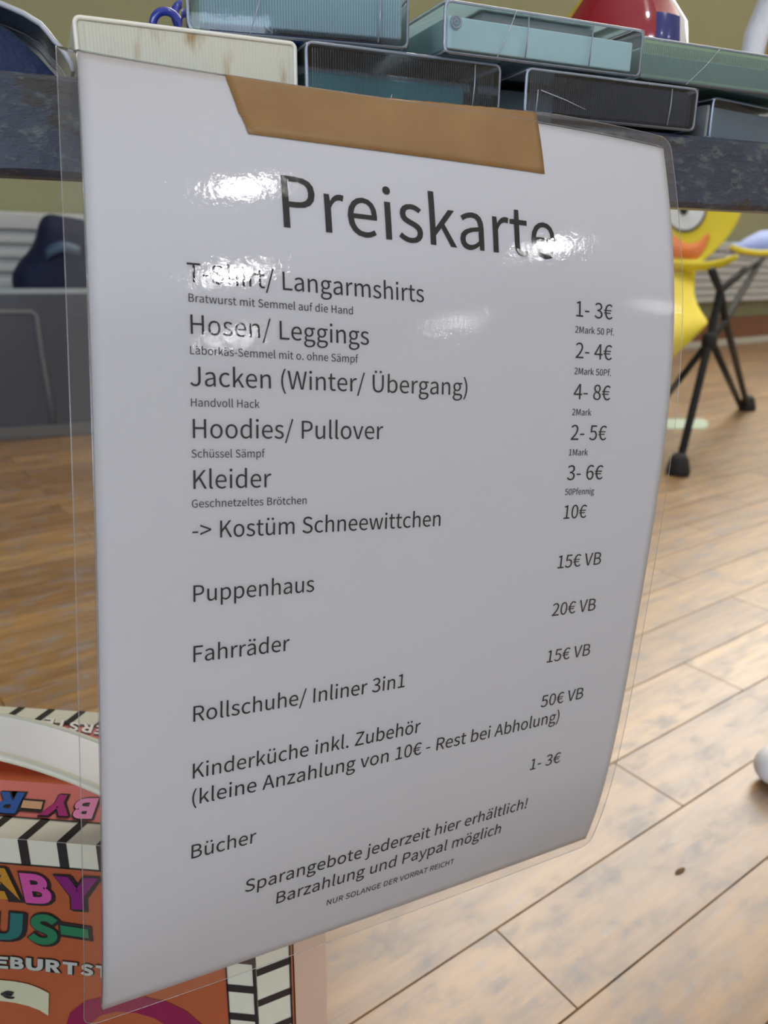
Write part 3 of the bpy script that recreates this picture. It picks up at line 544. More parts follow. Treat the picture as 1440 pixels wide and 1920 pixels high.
struct('floor', MB().box((Q0 - .1, P0 - .1, -0.06), (Q1 + .1, P1 + .1, 0.0), M=ROOM), floor_material())
struct('ceiling', MB().box((Q0 - .1, P0 - .1, ZC), (Q1 + .1, P1 + .1, ZC + .08), M=ROOM), M_ceiling)
struct('wall_back', MB().box((Q0 - .1, P1, 0), (Q1 + .1, P1 + .1, ZC), M=ROOM), M_wall)
struct('wall_front', MB().box((Q0 - .1, P0 - .1, 0), (Q1 + .1, P0, ZC), M=ROOM), M_wall_pale)
struct('wall_left', MB().box((Q0 - .1, P0, 0), (Q0, P1, ZC), M=ROOM), M_wall_pale)
struct('wall_right', MB().box((Q1, P0, 0), (Q1 + .1, P1, ZC), M=ROOM), M_wall_pale)
M_base = plain('red_brown_baseboard_paint', (0.20, 0.075, 0.035), rough=0.5, var=0.15, vscale=8)
struct('baseboard_back', MB().box((Q0, P1 - 0.02, 0.03), (Q1, P1, 0.15), M=ROOM), M_base, bevel=0.004)
M_trim = plain('pale_floor_trim', (0.50, 0.49, 0.42), rough=0.5)
struct('trim_1', MB().box((Q0, P1 - 0.045, 0.0), (Q1, P1, 0.035), M=ROOM), M_trim, bevel=0.004)

M_fill = emission('added_window_fill', (0.67, 0.81, 1.0), FILL_POWER)  # fill light for the sign's face, used by the added windows only
M_day_high = emission('daylight_in_high_window', (1.0, 0.95, 0.87), DAY_HIGH)
M_wframe = plain('white_window_frame', (0.72, 0.72, 0.70), rough=0.5)


def window(n, wall, a0, a1, z0=0.95, z1=2.45):
    """added fill window in the left or front wall, high window in the back wall: emissive pane, frame and crossbar"""
    if wall == 'left':
        P = lambda a, z, o: ROOM @ Vector((Q0 + o, a, z))
    elif wall == 'back':
        P = lambda a, z, o: ROOM @ Vector((a, P1 - o, z))
    else:
        P = lambda a, z, o: ROOM @ Vector((a, P0 + o, z))
    m = MB().face([P(a0, z0, .01), P(a1, z0, .01), P(a1, z1, .01), P(a0, z1, .01)])
    w_ = struct('window_%d' % n, m, M_day_high if wall == 'back' else M_fill, recalc=False)
    f = MB()
    t_ = 0.05
    def bar(a, b_, c, d_):
        p = [P(a, c, 0.0), P(b_, c, 0.0), P(b_, d_, 0.0), P(a, d_, 0.0), P(a, c, 0.05), P(b_, c, 0.05), P(b_, d_, 0.05), P(a, d_, 0.05)]
        o = len(f.v)
        f.v += [tuple(x) for x in p]
        for k in ((0, 1, 2, 3), (4, 5, 6, 7), (0, 1, 5, 4), (1, 2, 6, 5), (2, 3, 7, 6), (3, 0, 4, 7)):
            f.f.append(tuple(o + i for i in k))
            f.m.append(0)
    bar(a0 - t_, a1 + t_, z0 - t_, z0)
    bar(a0 - t_, a1 + t_, z1, z1 + t_)
    bar(a0 - t_, a0, z0, z1)
    bar(a1, a1 + t_, z0, z1)
    bar((a0 + a1) / 2 - .02, (a0 + a1) / 2 + .02, z0, z1)
    obj('window_frame', f, M_wframe, w_)


window(1, 'left', -6.7, -5.2)  # left wall windows are unseen, added to brighten the sign
window(2, 'left', -4.7, -3.2)
window(3, 'left', -2.7, -1.2)
window(4, 'front', -3.4, -1.9)  # added as well: unseen window giving the sign more frontal light
window(5, 'back', 1.5, 3.4, 2.2, 4.6)
window(6, 'back', 3.7, 5.6, 2.2, 4.6)
window(7, 'back', 5.9, 7.8, 2.2, 4.6)

M_lamp_house = plain('white_lamp_housing', (0.8, 0.8, 0.8), rough=0.5)
M_lamp_glow = emission('lamp_diffuser_glow', LAMP_COL, LAMP_POWER)
for i, (lx, ly, sx, sy, lab) in enumerate(LAMPS):
    t = thing('pendant_lamp', lab, 'lamp', (lx, ly, LAMP_Z), RA, 'pendant lamps')
    hb = MB()
    w_ = 0.02
    for a, b_ in (((-sx / 2 - w_, -sy / 2 - w_, 0), (sx / 2 + w_, -sy / 2, 0.07)), ((-sx / 2 - w_, sy / 2, 0), (sx / 2 + w_, sy / 2 + w_, 0.07)),
                  ((-sx / 2 - w_, -sy / 2, 0), (-sx / 2, sy / 2, 0.07)), ((sx / 2, -sy / 2, 0), (sx / 2 + w_, sy / 2, 0.07))):
        hb.box(a, b_)
    hb.box((-sx / 2, -sy / 2, 0.055), (sx / 2, sy / 2, 0.0695))
    hb.tube([(0, 0, 0.07), (0, 0, ZC - LAMP_Z)], 0.008, seg=8)
    obj('housing', hb, M_lamp_house, t)
    obj('diffuser', MB().face([(-sx / 2, -sy / 2, 0.006), (-sx / 2, sy / 2, 0.006), (sx / 2, sy / 2, 0.006), (sx / 2, -sy / 2, 0.006)]), M_lamp_glow, t, recalc=False)

# ------------------------------------------------------------------ radiators on the far wall
M_rad = plain('grey_white_radiator_enamel', (0.46, 0.48, 0.49), rough=0.4)


def radiator(q0, q1, label):
    base = QV * ((q0 + q1) / 2) + PV * (P1 - 0.06)
    t = thing('radiator', label, 'radiator', (base.x, base.y, 0.24), RA, 'radiators on the far wall')
    w = (q1 - q0) / 2
    obj('top_cover', MB().box((-w, -0.045, 0.255), (w, 0.045, 0.30)), M_rad, t, bevel=0.006)
    fb = MB()
    for k in range(7):
        z = 0.005 + k * 0.036
        fb.box((-w, -0.042, z), (w, -0.028, z + 0.019))
    fb.box((-w, -0.028, 0.0), (w, 0.03, 0.255))
    obj('fins', fb, M_rad, t, bevel=0.002, segs=1)
    for s in (-1, 1):
        obj('bracket', MB().box((s * w * 0.8 - 0.015, 0.03, 0.05), (s * w * 0.8 + 0.015, 0.0598, 0.25)), M_rad, t)
    return t


radiator(-1.6, 1.3, 'long pale radiator behind the grey tub and navy bag on the left')
radiator(2.3, 6.2, 'grey slatted radiator behind the yellow duck chair on the right')

# ================================================================== BENCH
BZ, BT, BY = 0.4795, 0.0275, 0.2625


def bench_material():
    m, n, l = new_mat('chipped_slate_blue_paint')
    b = n['Principled BSDF']
    tc = n.new('ShaderNodeTexCoord')
    mp = n.new('ShaderNodeMapping')
    mp.inputs['Scale'].default_value = (1, 2.2, 2.2)
    l.new(tc.outputs['Object'], mp.inputs['Vector'])

    def nz(scale, det, rough=0.6):
        q = n.new('ShaderNodeTexNoise')
        q.inputs['Scale'].default_value = scale
        q.inputs['Detail'].default_value = det
        q.inputs['Roughness'].default_value = rough
        l.new(mp.outputs[0], q.inputs['Vector'])
        return q

    def ramp(src, p0, p1, c0=(0, 0, 0, 1), c1=(1, 1, 1, 1)):
        r = n.new('ShaderNodeValToRGB')
        r.color_ramp.elements[0].position = p0
        r.color_ramp.elements[1].position = p1
        r.color_ramp.elements[0].color = c0
        r.color_ramp.elements[1].color = c1
        l.new(src, r.inputs[0])
        return r

    def mix(fac, a, c):
        x = n.new('ShaderNodeMixRGB')
        l.new(fac, x.inputs[0])
        if hasattr(a, 'links') or hasattr(a, 'node'):
            l.new(a, x.inputs[1])
        else:
            x.inputs[1].default_value = a
        x.inputs[2].default_value = c
        return x

    n1 = nz(55, 5)
    base = ramp(n1.outputs['Fac'], 0.3, 0.7, (0.014, 0.024, 0.055, 1), (0.040, 0.056, 0.092, 1))
    n2 = nz(130, 6, 0.7)
    gr = ramp(n2.outputs['Fac'], 0.52, 0.64)
    m1 = mix(gr.outputs[0], base.outputs[0], (0.095, 0.12, 0.125, 1))
    n3 = nz(38, 6, 0.65)
    dk = ramp(n3.outputs['Fac'], 0.57, 0.62)
    m2 = mix(dk.outputs[0], m1.outputs[0], (0.028, 0.024, 0.024, 1))
    n4 = nz(26, 5, 0.55)
    ch = ramp(n4.outputs['Fac'], 0.665, 0.68)
    m3 = mix(ch.outputs[0], m2.outputs[0], (0.30, 0.15, 0.045, 1))
    l.new(m3.outputs[0], b.inputs['Base Color'])
    b.inputs['Roughness'].default_value = 0.33
    b.inputs['Coat Weight'].default_value = 0.12
    b.inputs['Coat Roughness'].default_value = 0.2
    bp = n.new('ShaderNodeBump')
    bp.inputs['Strength'].default_value = 0.8
    bp.inputs['Distance'].default_value = 0.0012
    ad = n.new('ShaderNodeMath')
    ad.operation = 'SUBTRACT'
    l.new(n2.outputs['Fac'], ad.inputs[0])
    l.new(ch.outputs[0], ad.inputs[1])
    l.new(ad.outputs[0], bp.inputs['Height'])
    l.new(bp.outputs['Normal'], b.inputs['Normal'])
    return m


M_bench = bench_material()
bench = thing('bench', 'old slate blue painted bench with chipped edge holding the price sign and cassettes', 'bench', (0.25, 0.40, 0.0))
mb = MB()
rows = []
NX = 420
X0, X1, DB = -0.85, 1.35, 0.235
for i in range(NX + 1):
    x = X0 + (X1 - X0) * i / NX
    j = lambda k, s: (mnoise.noise(Vector((x * s, k * 7.3, 0))))
    e1 = 0.0006 * j(1, 60) + 0.0005 * j(2, 17)
    e2 = 0.0007 * j(3, 70) + 0.0006 * j(4, 20)
    c = 0.0017 + 0.0005 * j(5, 50)
    zt, zb = BZ, BZ - BT
    prof = [(BY + c * 2.2, zt), (BY + c * 0.9 + e1, zt - c * 0.25), (BY + e1 * .5, zt - c), (BY, zt - 0.008), (BY + 0.0002, zb + 0.010),
            (BY + max(0, e2) * 1.2, zb + 0.002 + e2), (BY + 0.002, zb + max(0, e2)), (BY + 0.018, zb + 0.0005), (BY + 0.020, zb + 0.002), (BY + 0.020, zt - 0.0055), (BY + DB * .5, zt - 0.0055), (BY + DB - .001, zt - 0.0055), (BY + DB, zt - .0045), (BY + DB, zt - .0015), (BY + DB - .002, zt), (BY + DB * .5, zt)]
    rows.append([(x, yy, zz) for yy, zz in prof])
mb.quad_grid(rows, closed=True)
mb.face(rows[0][::-1])
mb.face(rows[-1])
obj('board', mb, M_bench, bench, origin=(0.25, 0.40, 0.0))
M_steel = plain('green_grey_steel', (0.06, 0.09, 0.07), rough=0.45, metal=0.3)
for lx in (-0.55, 1.05):
    lb = MB()
    o = Vector((0.25, 0.40, 0))
    y0, y1 = BY + 0.035, BY + DB - 0.035
    lb.tube([Vector((lx, y0, BZ - 0.0055)) - o, Vector((lx, y0 - .015, 0.012)) - o], 0.011)
    lb.tube([Vector((lx, y1, BZ - 0.0055)) - o, Vector((lx, y1 + .015, 0.012)) - o], 0.011)
    lb.tube([Vector((lx, y0 - .03, 0.012)) - o, Vector((lx, y1 + .03, 0.012)) - o], 0.0119)
    lb.tube([Vector((lx, y0 - .007, 0.2)) - o, Vector((lx, y1 + .007, 0.2)) - o], 0.009)
    obj('leg', lb, M_steel, bench, smooth=True)

# ================================================================== PRICE SIGN (surface measured from the sheet, millimetres u, v)
CS = [[[0.110163, 0.222573, -0.092295], [-0.012945, -0.020297, -0.145526], [-0.000706, 0.011673, -0.001979], [-3e-05, -0.00204, 0.001217], [-7.2e-05, 0.00183, -0.00055], [-2.3e-05, 6.3e-05, 0.000238], [1.1e-05, -0.000169, -1.5e-05]], [[0.104359, 0.004868, -0.009431], [-0.000398, 0.006958, -0.001315], [-8.9e-05, -0.001513, 0.00098], [-7e-06, 0.000417, -0.000486], [-3.7e-05, -0.000392, 0.000332], [-6e-06, 0.000322, -0.00014], [-1e-06, 7.9e-05, 5.8e-05]], [[-3.4e-05, 0.000672, -0.000123], [-2.5e-05, -5.5e-05, 0.000106], [7e-06, -9.2e-05, -0.000143], [4.4e-05, -0.000832, 0.00014], [1e-06, 0.00016, -4.6e-05], [-2.7e-05, 0.000659, -6e-05], [-3.5e-05, 1.8e-05, 8.8e-05]], [[8e-06, -0.00015, -1.2e-05], [1.5e-05, -0.000297, 9.1e-05], [-2.7e-05, 0.000712, -0.00019], [-2e-06, -0.000121, 0.000128], [-1e-06, 8.8e-05, -7.2e-05], [-1e-05, -0.000122, 1.9e-05], [2.1e-05, -0.000132, -3e-06]]]


def leg(t, n):
    P = [1.0, t]
    for k in range(1, n - 1):
        P.append(((2 * k + 1) * t * P[k] - k * P[k - 1]) / (k + 1))
    return P[:n]


def S0(u, v):
    a, b = leg(u / 105.0 - 1, 4), leg(v / 148.5 - 1, 7)
    r = [0.0, 0.0, CAM_H]
    for i in range(4):
        for j_ in range(7):
            w_ = a[i] * b[j_]
            c = CS[i][j_]
            r[0] += w_ * c[0]
            r[1] += w_ * c[1]
            r[2] += w_ * c[2]
    return Vector(r)


def frame(u, v):
    p = S0(u, v)
    du = S0(u + .5, v) - p
    dv = S0(u, v + .5) - p
    n_ = du.cross(dv).normalized()
    if n_.y > 0:
        n_ = -n_
    return p, n_, -dv.normalized()


def S(u, v, off=0.0, level=BZ + 0.0004):
    """point of the sheet; above its top edge the film and the tape bend back over the bench edge"""
    if v >= 0:
        p, n_, t_ = frame(u, v)
        return p + n_ * off
    p, n_, t_ = frame(u, 0)
    k = 0.0
    d = t_.copy()
    st = 0.0004
    q = p.copy()
    rem = -v / 1000.0
    while rem > 0:
        if q.z >= level:
            k = min(1.0, k + 0.30)
        elif k > 0.9:
            pass
        d = (t_ * (1 - k) + Vector((0, 1, -0.06 if q.z > level + .0003 else 0)) * k).normalized()
        s_ = min(st, rem)
        q = q + d * s_
        rem -= s_
    nn = Vector((1, 0, 0)).cross(d)
    if nn.z < 0:
        nn = -nn
    nn = (n_ * (1 - k) + nn * k).normalized()
    return q + nn * off


SIGN = Vector((0.11, 0.235, 0.19))
sign = thing('price_sign', 'laminated white price list hanging from the bench edge by brown tape', 'sign', SIGN)
M_paper = plain('white_paper', (0.80, 0.79, 0.815), rough=0.9, spec=0.0)
M_ink = plain('black_print', (0.022, 0.022, 0.026), rough=0.9, spec=0.0)
M_film = clear_plastic('laminate_film', (0.985, 0.985, 0.985), rough=0.02, ior=1.5, bump=0.2, bscale=330.0, gain=1.35, haze=0.012)


def grid(u0, u1, nu, v0, v1, nv, off):
    return [[S(u0 + (u1 - u0) * j_ / nu, v0 + (v1 - v0) * i / nv, off) for j_ in range(nu + 1)] for i in range(nv + 1)]


pm = MB().quad_grid(grid(0, 210, 60, 0, 297, 84, 0.0))
po = obj('paper', pm, M_paper, sign, smooth=True, origin=SIGN)
md = po.modifiers.new('thickness', 'SOLIDIFY')
md.thickness = 0.00012
md.offset = -1.0 if po.data.polygons[0].normal.y < 0 else 1.0
# laminate pouch: rounded rectangle in (u, v)
UL, UR, VT, VB, RC = -5.6, 213.9, -4.6, 302.2, 5.0
mb = MB()
rows = []
NVL = 110
for i in range(NVL + 1):
    v = VT + (VB - VT) * i / NVL
    ins = 0.0
    dv_ = min(v - VT, VB - v)
    if dv_ < RC:
        ins = RC - math.sqrt(max(0.0, RC * RC - (RC - dv_) ** 2))
    a, b_ = UL + ins, UR - ins
    rows.append([S(a + (b_ - a) * k / 70, v, 0.00032) for k in range(71)])
# finer rows at the rounded ends
fine = [VT + RC * (1 - math.cos(math.pi / 2 * k / 6)) for k in range(7)]
vals = fine + [VT + RC + (VB - VT - 2 * RC) * k / 100 for k in range(1, 100)] + [VT + VB - f for f in fine[::-1]]
rows = []
for v in vals:
    dv_ = min(v - VT, VB - v)
    ins = RC - math.sqrt(max(0.0, RC * RC - (RC - dv_) ** 2)) if dv_ < RC else 0.0
    a, b_ = UL + ins, UR - ins
    rows.append([S(a + (b_ - a) * k / 70, v, 0.00032) for k in range(71)])
mb.quad_grid(rows)
obj('laminate', mb, M_film, sign, smooth=True, origin=SIGN)
# cut edge of the film, a thin bright rim
mb = MB()
ring = [r[0] for r in rows] + rows[-1][1:] + [r[-1] for r in rows[::-1]][1:] + rows[0][::-1][1:-1]
mb.tube([Vector(p) for p in ring] + [Vector(ring[0])], 0.00013, seg=5, caps=False)
M_rim = clear_plastic('laminate_rim', (0.9, 0.92, 0.95), rough=0.15, gain=2.0, haze=0.25)
obj('laminate_edge', mb, M_rim, sign, origin=SIGN, smooth=True)
# sealed ridge where the film closes round the paper
ring2 = [S(-0.25, v, 0.0003) for v in [297.2 * k / 90 for k in range(91)]]
mb = MB().tube(ring2, 0.00022, seg=6)
mb.tube([S(u, -0.2, 0.0003) for u in [210 * k / 60 for k in range(61)]], 0.00022, seg=6)
M_ridge = clear_plastic('film_ridge', (0.93, 0.94, 0.96), rough=0.12, gain=2.5, haze=0.12)
obj('sealed_ridge', mb, M_ridge, sign, origin=SIGN, smooth=True)

LINES = [
('heading', 'Preiskarte', 49.58, 55.49, 154.16, 16.3),
('item_text', 'T-Shirt/ Langarmshirts', 68.58, 26.32, 101.72, 5.45),
('note_text', 'Bratwurst mit Semmel auf die Hand', 74.25, 26.48, 76.7, 2.3),
('item_text', 'Hosen/ Leggings', 83.28, 26.78, 82.02, 5.45),
('note_text', 'Läborkäs-Semmel mit o. ohne Sämpf', 88.99, 26.48, 78.34, 2.3),
('item_text', 'Jacken (Winter/ Übergang)', 97.9, 26.27, 118.35, 5.45),
('note_text', 'Handvoll Hack', 103.7, 26.38, 46.46, 2.3),
('item_text', 'Hoodies/ Pullover', 112.7, 26.76, 87.24, 5.45),
('note_text', 'Schüssel Sämpf', 118.29, 26.3, 48.03, 2.3),
('item_text', 'Kleider', 127.32, 26.73, 50.04, 5.45),
('note_text', 'Geschnetzeltes Brötchen', 132.75, 26.22, 61.39, 2.3),
('item_text', '-> Kostüm Schneewittchen', 141.94, 26.31, 109.93, 5.1),
('item_text', 'Puppenhaus', 160.87, 26.54, 64.48, 5.0),
('item_text', 'Fahrräder', 179.46, 26.54, 56.71, 5.0),
('item_text', 'Rollschuhe/ Inliner 3in1', 198.55, 26.58, 99.67, 5.0),
('item_text', 'Kinderküche inkl. Zubehör', 217.45, 26.56, 107.75, 5.0),
('item_text', '(kleine Anzahlung von 10€ - Rest bei Abholung)', 226.53, 26.49, 174.43, 5.0),
('item_text', 'Bücher', 245.88, 26.6, 47.87, 5.0),
('footer_text', 'Sparangebote jederzeit hier erhältlich!', 265.26, 45.18, 165.61, 5.0),
('footer_text', 'Barzahlung und Paypal möglich', 274.53, 57.04, 154.2, 5.0),
('footer_text', 'NUR SOLANGE DER VORRAT REICHT', 283.09, 77.27, 133.02, 2.5),
('price_text', '1- 3€', 68.67, 163.19, 179.72, 5.45),
('note_text', '2Mark 50 Pf.', 74.38, 162.82, 180.66, 2.3),
('price_text', '2- 4€', 83.29, 163.42, 180.08, 5.45),
('note_text', '2Mark 50Pf.', 89.03, 163.19, 180.08, 2.3),
('price_text', '4- 8€', 97.9, 163.45, 180.43, 5.45),
('note_text', '2Mark', 103.68, 163.21, 172.08, 2.3),
('price_text', '2- 5€', 112.63, 163.4, 180.09, 5.45),
('note_text', '1Mark', 118.31, 163.14, 172.0, 2.3),
('price_text', '3- 6€', 127.39, 163.18, 180.22, 5.45),
('note_text', '50Pfennig', 132.93, 162.96, 176.83, 2.3),
('price_text', '10€', 141.94, 163.38, 174.27, 5.1),
('price_text', '15€ VB', 161.02, 163.05, 184.56, 5.0),
('price_text', '20€ VB', 179.96, 163.04, 185.06, 5.0),
('price_text', '15€ VB', 199.17, 163.45, 185.73, 5.0),
('price_text', '50€ VB', 218.25, 163.57, 185.72, 5.0),
('price_text', '1- 3€', 246.43, 163.35, 179.17, 5.0)
]
for kind_, s, vb, ua, ub, cap in LINES:
    pts, fs = text_mesh(s, bold=0.002 if cap > 10 else 0.0)
    w_ = max(p[0] for p in pts)
    bm = bmesh.new()
    bv = [bm.verts.new((p[0], p[1], 0)) for p in pts]
    for f in fs:
        try:
            bm.faces.new([bv[i] for i in f])
        except ValueError:
            pass
    if cap > 10:
        for k in range(1, 40):
            for ax in (Vector((1, 0, 0)), Vector((0, 1, 0))):
                bmesh.ops.bisect_plane(bm, geom=bm.verts[:] + bm.edges[:] + bm.faces[:], plane_co=ax * (k * 0.12 - 0.36), plane_no=ax)
    sx = (ub - ua) / w_
    sy = cap / 0.656
    for q in bm.verts:
        q.co = S(ua + q.co.x * sx, vb - q.co.y * sy, 0.00016) - SIGN
    me = bpy.data.meshes.new(kind_)
    bm.normal_update()
    bm.to_mesh(me)
    bm.free()
    me.materials.append(M_ink)
    o = bpy.data.objects.new(kind_, me)
    COL.objects.link(o)
    o.parent = sign

# brown packing tape over the top edge
def tape_material():
    m, n, l = new_mat('brown_packing_tape')
    b = n['Principled BSDF']
    tc = n.new('ShaderNodeTexCoord')
    nz = n.new('ShaderNodeTexNoise')
    nz.inputs['Scale'].default_value = 45
    nz.inputs['Detail'].default_value = 5
    l.new(tc.outputs['Object'], nz.inputs['Vector'])
    r = n.new('ShaderNodeValToRGB')
    r.color_ramp.elements[0].position = 0.3
    r.color_ramp.elements[0].color = (0.235, 0.125, 0.042, 1)
    r.color_ramp.elements[1].position = 0.7
    r.color_ramp.elements[1].color = (0.29, 0.165, 0.062, 1)
    l.new(nz.outputs['Fac'], r.inputs[0])
    l.new(r.outputs[0], b.inputs['Base Color'])
    b.inputs['Roughness'].default_value = 0.38
    b.inputs['Specular IOR Level'].default_value = 0.4
    n2 = n.new('ShaderNodeTexNoise')
    n2.inputs['Scale'].default_value = 260
    l.new(tc.outputs['Object'], n2.inputs['Vector'])
    bp = n.new('ShaderNodeBump')
    bp.inputs['Strength'].default_value = 0.25
    bp.inputs['Distance'].default_value = 0.0004
    l.new(n2.outputs['Fac'], bp.inputs['Height'])
    l.new(bp.outputs['Normal'], b.inputs['Normal'])
    return m


TP = Vector((0.11, 0.262, BZ))
ledge = [(-16, 41.0), (-5, 41.4), (2.0, 42.1), (8, 43.3), (14.4, 44.6), (14.9, 45.2), (15.2, 44.9), (15.7, 45.3), (18, 46.0), (21.0, 46.7)]
def left_u(v):
    for (a, ua_), (b_, ub_) in zip(ledge, ledge[1:]):
        if v <= b_:
            return ua_ + (ub_ - ua_) * (v - a) / (b_ - a)
    return ledge[-1][1]
rows = []
TVS = [21.0 - 0.0, 18, 15.7, 15.2, 14.9, 14.4, 12, 10, 8, 6, 4, 3, 2, 1, 0, -0.5, -1, -1.5, -2, -2.5, -3, -3.5, -4, -5, -6, -7, -8, -9, -10, -11, -12, -13]
for v in TVS:
    ul_ = left_u(v)
    row = []
    for k in range(41):
        f = k / 40
        u = ul_ + (151.6 - ul_) * f
        vv = v if v < 0 else v * (1 - 0.067 * f)
        row.append(S(u, vv, 0.00042))
    rows.append(row)
tape = obj('tape_strip', MB().quad_grid(rows), tape_material(), None, smooth=True, origin=TP)
md = tape.modifiers.new('thickness', 'SOLIDIFY')
md.thickness = 0.00006
tag(tape, 'brown packing tape strip holding the price list to the bench', 'tape')

# ================================================================== CASSETTE CASES on the bench
M_clear = clear_plastic('clear_styrene', (0.93, 0.945, 0.96), rough=0.05, gain=1.05, bump=0.15, bscale=120.0)
M_ribs = clear_plastic('clear_ribbed_styrene', (0.80, 0.85, 0.92), rough=0.16, gain=2.2, haze=0.16, hazecol=(0.45, 0.58, 0.80))
M_edge = clear_plastic('clear_styrene_edge', (0.75, 0.78, 0.86), rough=0.12, gain=2.0, haze=0.6, hazecol=(0.72, 0.78, 0.92))
M_teal = plain('pale_teal_inlay', (0.58, 0.84, 0.88), rough=0.55, var=0.06, vscale=60)
M_green = plain('sea_green_inlay', (0.44, 0.66, 0.52), rough=0.55, var=0.06, vscale=60)
M_dteal = plain('deep_teal_inlay', (0.06, 0.30, 0.36), rough=0.5, var=0.3, vscale=60)
M_navy = plain('navy_cassette', (0.008, 0.016, 0.04), rough=0.6, spec=0.2)
M_blue = plain('blue_cassette', (0.02, 0.045, 0.16), rough=0.4)
M_greyc = plain('grey_inlay', (0.26, 0.34, 0.42), rough=0.5, var=0.1, vscale=60)
M_white = plain('white_card', (0.66, 0.66, 0.66), rough=0.6)
M_black = plain('black_mark', (0.02, 0.02, 0.02), rough=0.6)


def rounded_shell(w, d, h, r=0.0016):
    return MB().box((0, 0, 0), (w, d, h)), r


def cassette_case(label, loc, w, d, h, yaw=0.0, ribs=True, inlay=None, inlay_z=(0.18, 0.86), inlay_x=(0.03, 0.97), body=None, body_x=(0.05, 0.95), body_z=(0.1, 0.6), body_y=0.006, slots=(), stud=False, cracks=(), lid=0.0, inlay_y=0.0026):
    t = thing('cassette_case', label, 'cassette case', loc, yaw, 'cassette cases on the bench')
    obj('shell', MB().box((0, 0, 0), (w, d, h)), M_clear, t, bevel=0.0012, segs=2)
    # moulded frame edges of the seen end and the long top and bottom edges
    eb = MB()
    e = 0.0005
    z0, z1 = 0.0007, h - 0.0007
    cr = 0.0022
    def rrect(y, ins):
        P = []
        for cx, cz, a0 in ((w - cr - ins, h - cr - ins, 0), (cr + ins, h - cr - ins, 90), (cr + ins, cr + ins, 180), (w - cr - ins, cr + ins, 270)):
            for k in range(5):
                a = math.radians(a0 + 90 * k / 4)
                P.append(Vector((cx + cr * math.cos(a), y, cz + cr * math.sin(a))))
        P.append(P[0])
        return P
    eb.tube(rrect(0.0009, 0.0006), e, seg=6, caps=False)
    for x in (0.001, w - 0.001):
        for z in (0.001, h - 0.001):
            eb.tube([(x, 0.001, z), (x, d - 0.001, z)], 0.0004, seg=5)
    eb.tube(rrect(d - 0.0009, 0.0006), 0.0004, seg=6, caps=False)
    obj('frame_edge', eb, M_edge, t, smooth=True)
    if ribs:
        n = int((w - 0.006) / 0.00088)
        rb = MB()
        for k in range(n + 1):
            x = 0.003 + (w - 0.006) * k / n
            a_, z0_, z1_ = 0.00020, 0.0022, h - 0.0020
            rb.quad_grid([[(x - a_, 0.0016, z0_), (x, 0.0011, z0_), (x + a_, 0.0016, z0_)], [(x - a_, 0.0016, z1_), (x, 0.0011, z1_), (x + a_, 0.0016, z1_)]])
            rb.face([(x - a_, 0.0016, z1_), (x, 0.0011, z1_), (x + a_, 0.0016, z1_)])
        obj('ribbed_panel', rb, M_ribs, t, recalc=False)
    if inlay is not None:
        obj('inlay_card', MB().box((inlay_x[0] * w, inlay_y, inlay_z[0] * h), (inlay_x[1] * w, d * 0.62, inlay_z[1] * h)), inlay, t, bevel=0.0006)
    if body is not None:
        obj('cassette', MB().box((body_x[0] * w, body_y, body_z[0] * h), (body_x[1] * w, d * 0.93, body_z[1] * h)), body, t, bevel=0.001)
    if slots:
        for fx in slots:
            sb = MB()
            sb.tube([(fx * w, 0.0003, 0.0015), (fx * w + 0.0006, 0.0002, h * 0.55), (fx * w + 0.0006, 0.0003, h - 0.0015)], 0.00028, seg=6)
            obj('slot_ridge', sb, M_edge, t, smooth=True)
    if cracks:
        cb = MB()
        for (xa, za, xb, zb) in cracks:
            cb.tube([(xa * w, 0.0, za * h), ((xa * .45 + xb * .55) * w, -0.0001, (za + zb) / 2 * h), (xb * w, 0.0, zb * h)], 0.00018, seg=5)
        obj('crack', cb, M_edge, t, smooth=True)
    if stud:
        sb = MB()
        c = Vector((0.062 * w, 0.0015, 0.62 * h))
        sb.tube([c + Vector((0.0018 * math.cos(a), 0, 0.0018 * math.sin(a))) for a in [2 * math.pi * k / 20 for k in range(21)]], 0.0004, seg=6, caps=False)
        sb.tube([c + Vector((0.0007 * math.cos(a), 0, 0.0007 * math.sin(a))) for a in [2 * math.pi * k / 12 for k in range(13)]], 0.0003, seg=6, caps=False)
        obj('stud', sb, M_edge, t, smooth=True)
    return t


# lower row
B0 = BZ + 0.0005
cassette_case('clear ribbed cassette case with dark teal tape right beside the ivory case', (0.0868, 0.2665, B0), 0.0735, 0.11, 0.0168,
              inlay=M_dteal, inlay_z=(0.22, 0.62), inlay_x=(0.06, 0.88), inlay_y=0.012, body=M_greyc, body_x=(0.02, 0.98), body_z=(0.62, 0.82), body_y=0.02, slots=(0.84,), cracks=((0.4, 0.05, 0.415, 0.2),))
cassette_case('clear ribbed cassette case with black tape by the right tape end', (0.1672, 0.2618, B0), 0.0806, 0.11, 0.0158,
              inlay=M_greyc, inlay_z=(0.1, 0.9), inlay_x=(0.03, 0.97), inlay_y=0.03, body=M_navy, body_x=(0.40, 0.985), body_z=(0.06, 0.93), body_y=0.0045, slots=(0.82,), cracks=((0.06, 0.1, 0.065, 0.55), (0.08, 0.55, 0.33, 0.25)))
tC = cassette_case('clear cassette case with a pale marked side, lowest at the right end of the row', (0.2655, 0.272, B0), 0.07, 0.11, 0.0162, yaw=math.radians(10),
                   ribs=False, inlay=M_greyc, inlay_z=(0.1, 0.85), inlay_x=(0.12, 0.97), inlay_y=0.006)
obj('side_label', MB().box((0.0016, 0.004, 0.0012), (0.0032, 0.10, 0.0135)), plain('grey_side_label', (0.72, 0.70, 0.67), rough=0.6, var=0.1, vscale=90), tC)
pts, fs = text_mesh('472', bold=0.02)
mb = MB()
sc_ = 0.0042
ox = max(p[0] for p in pts)
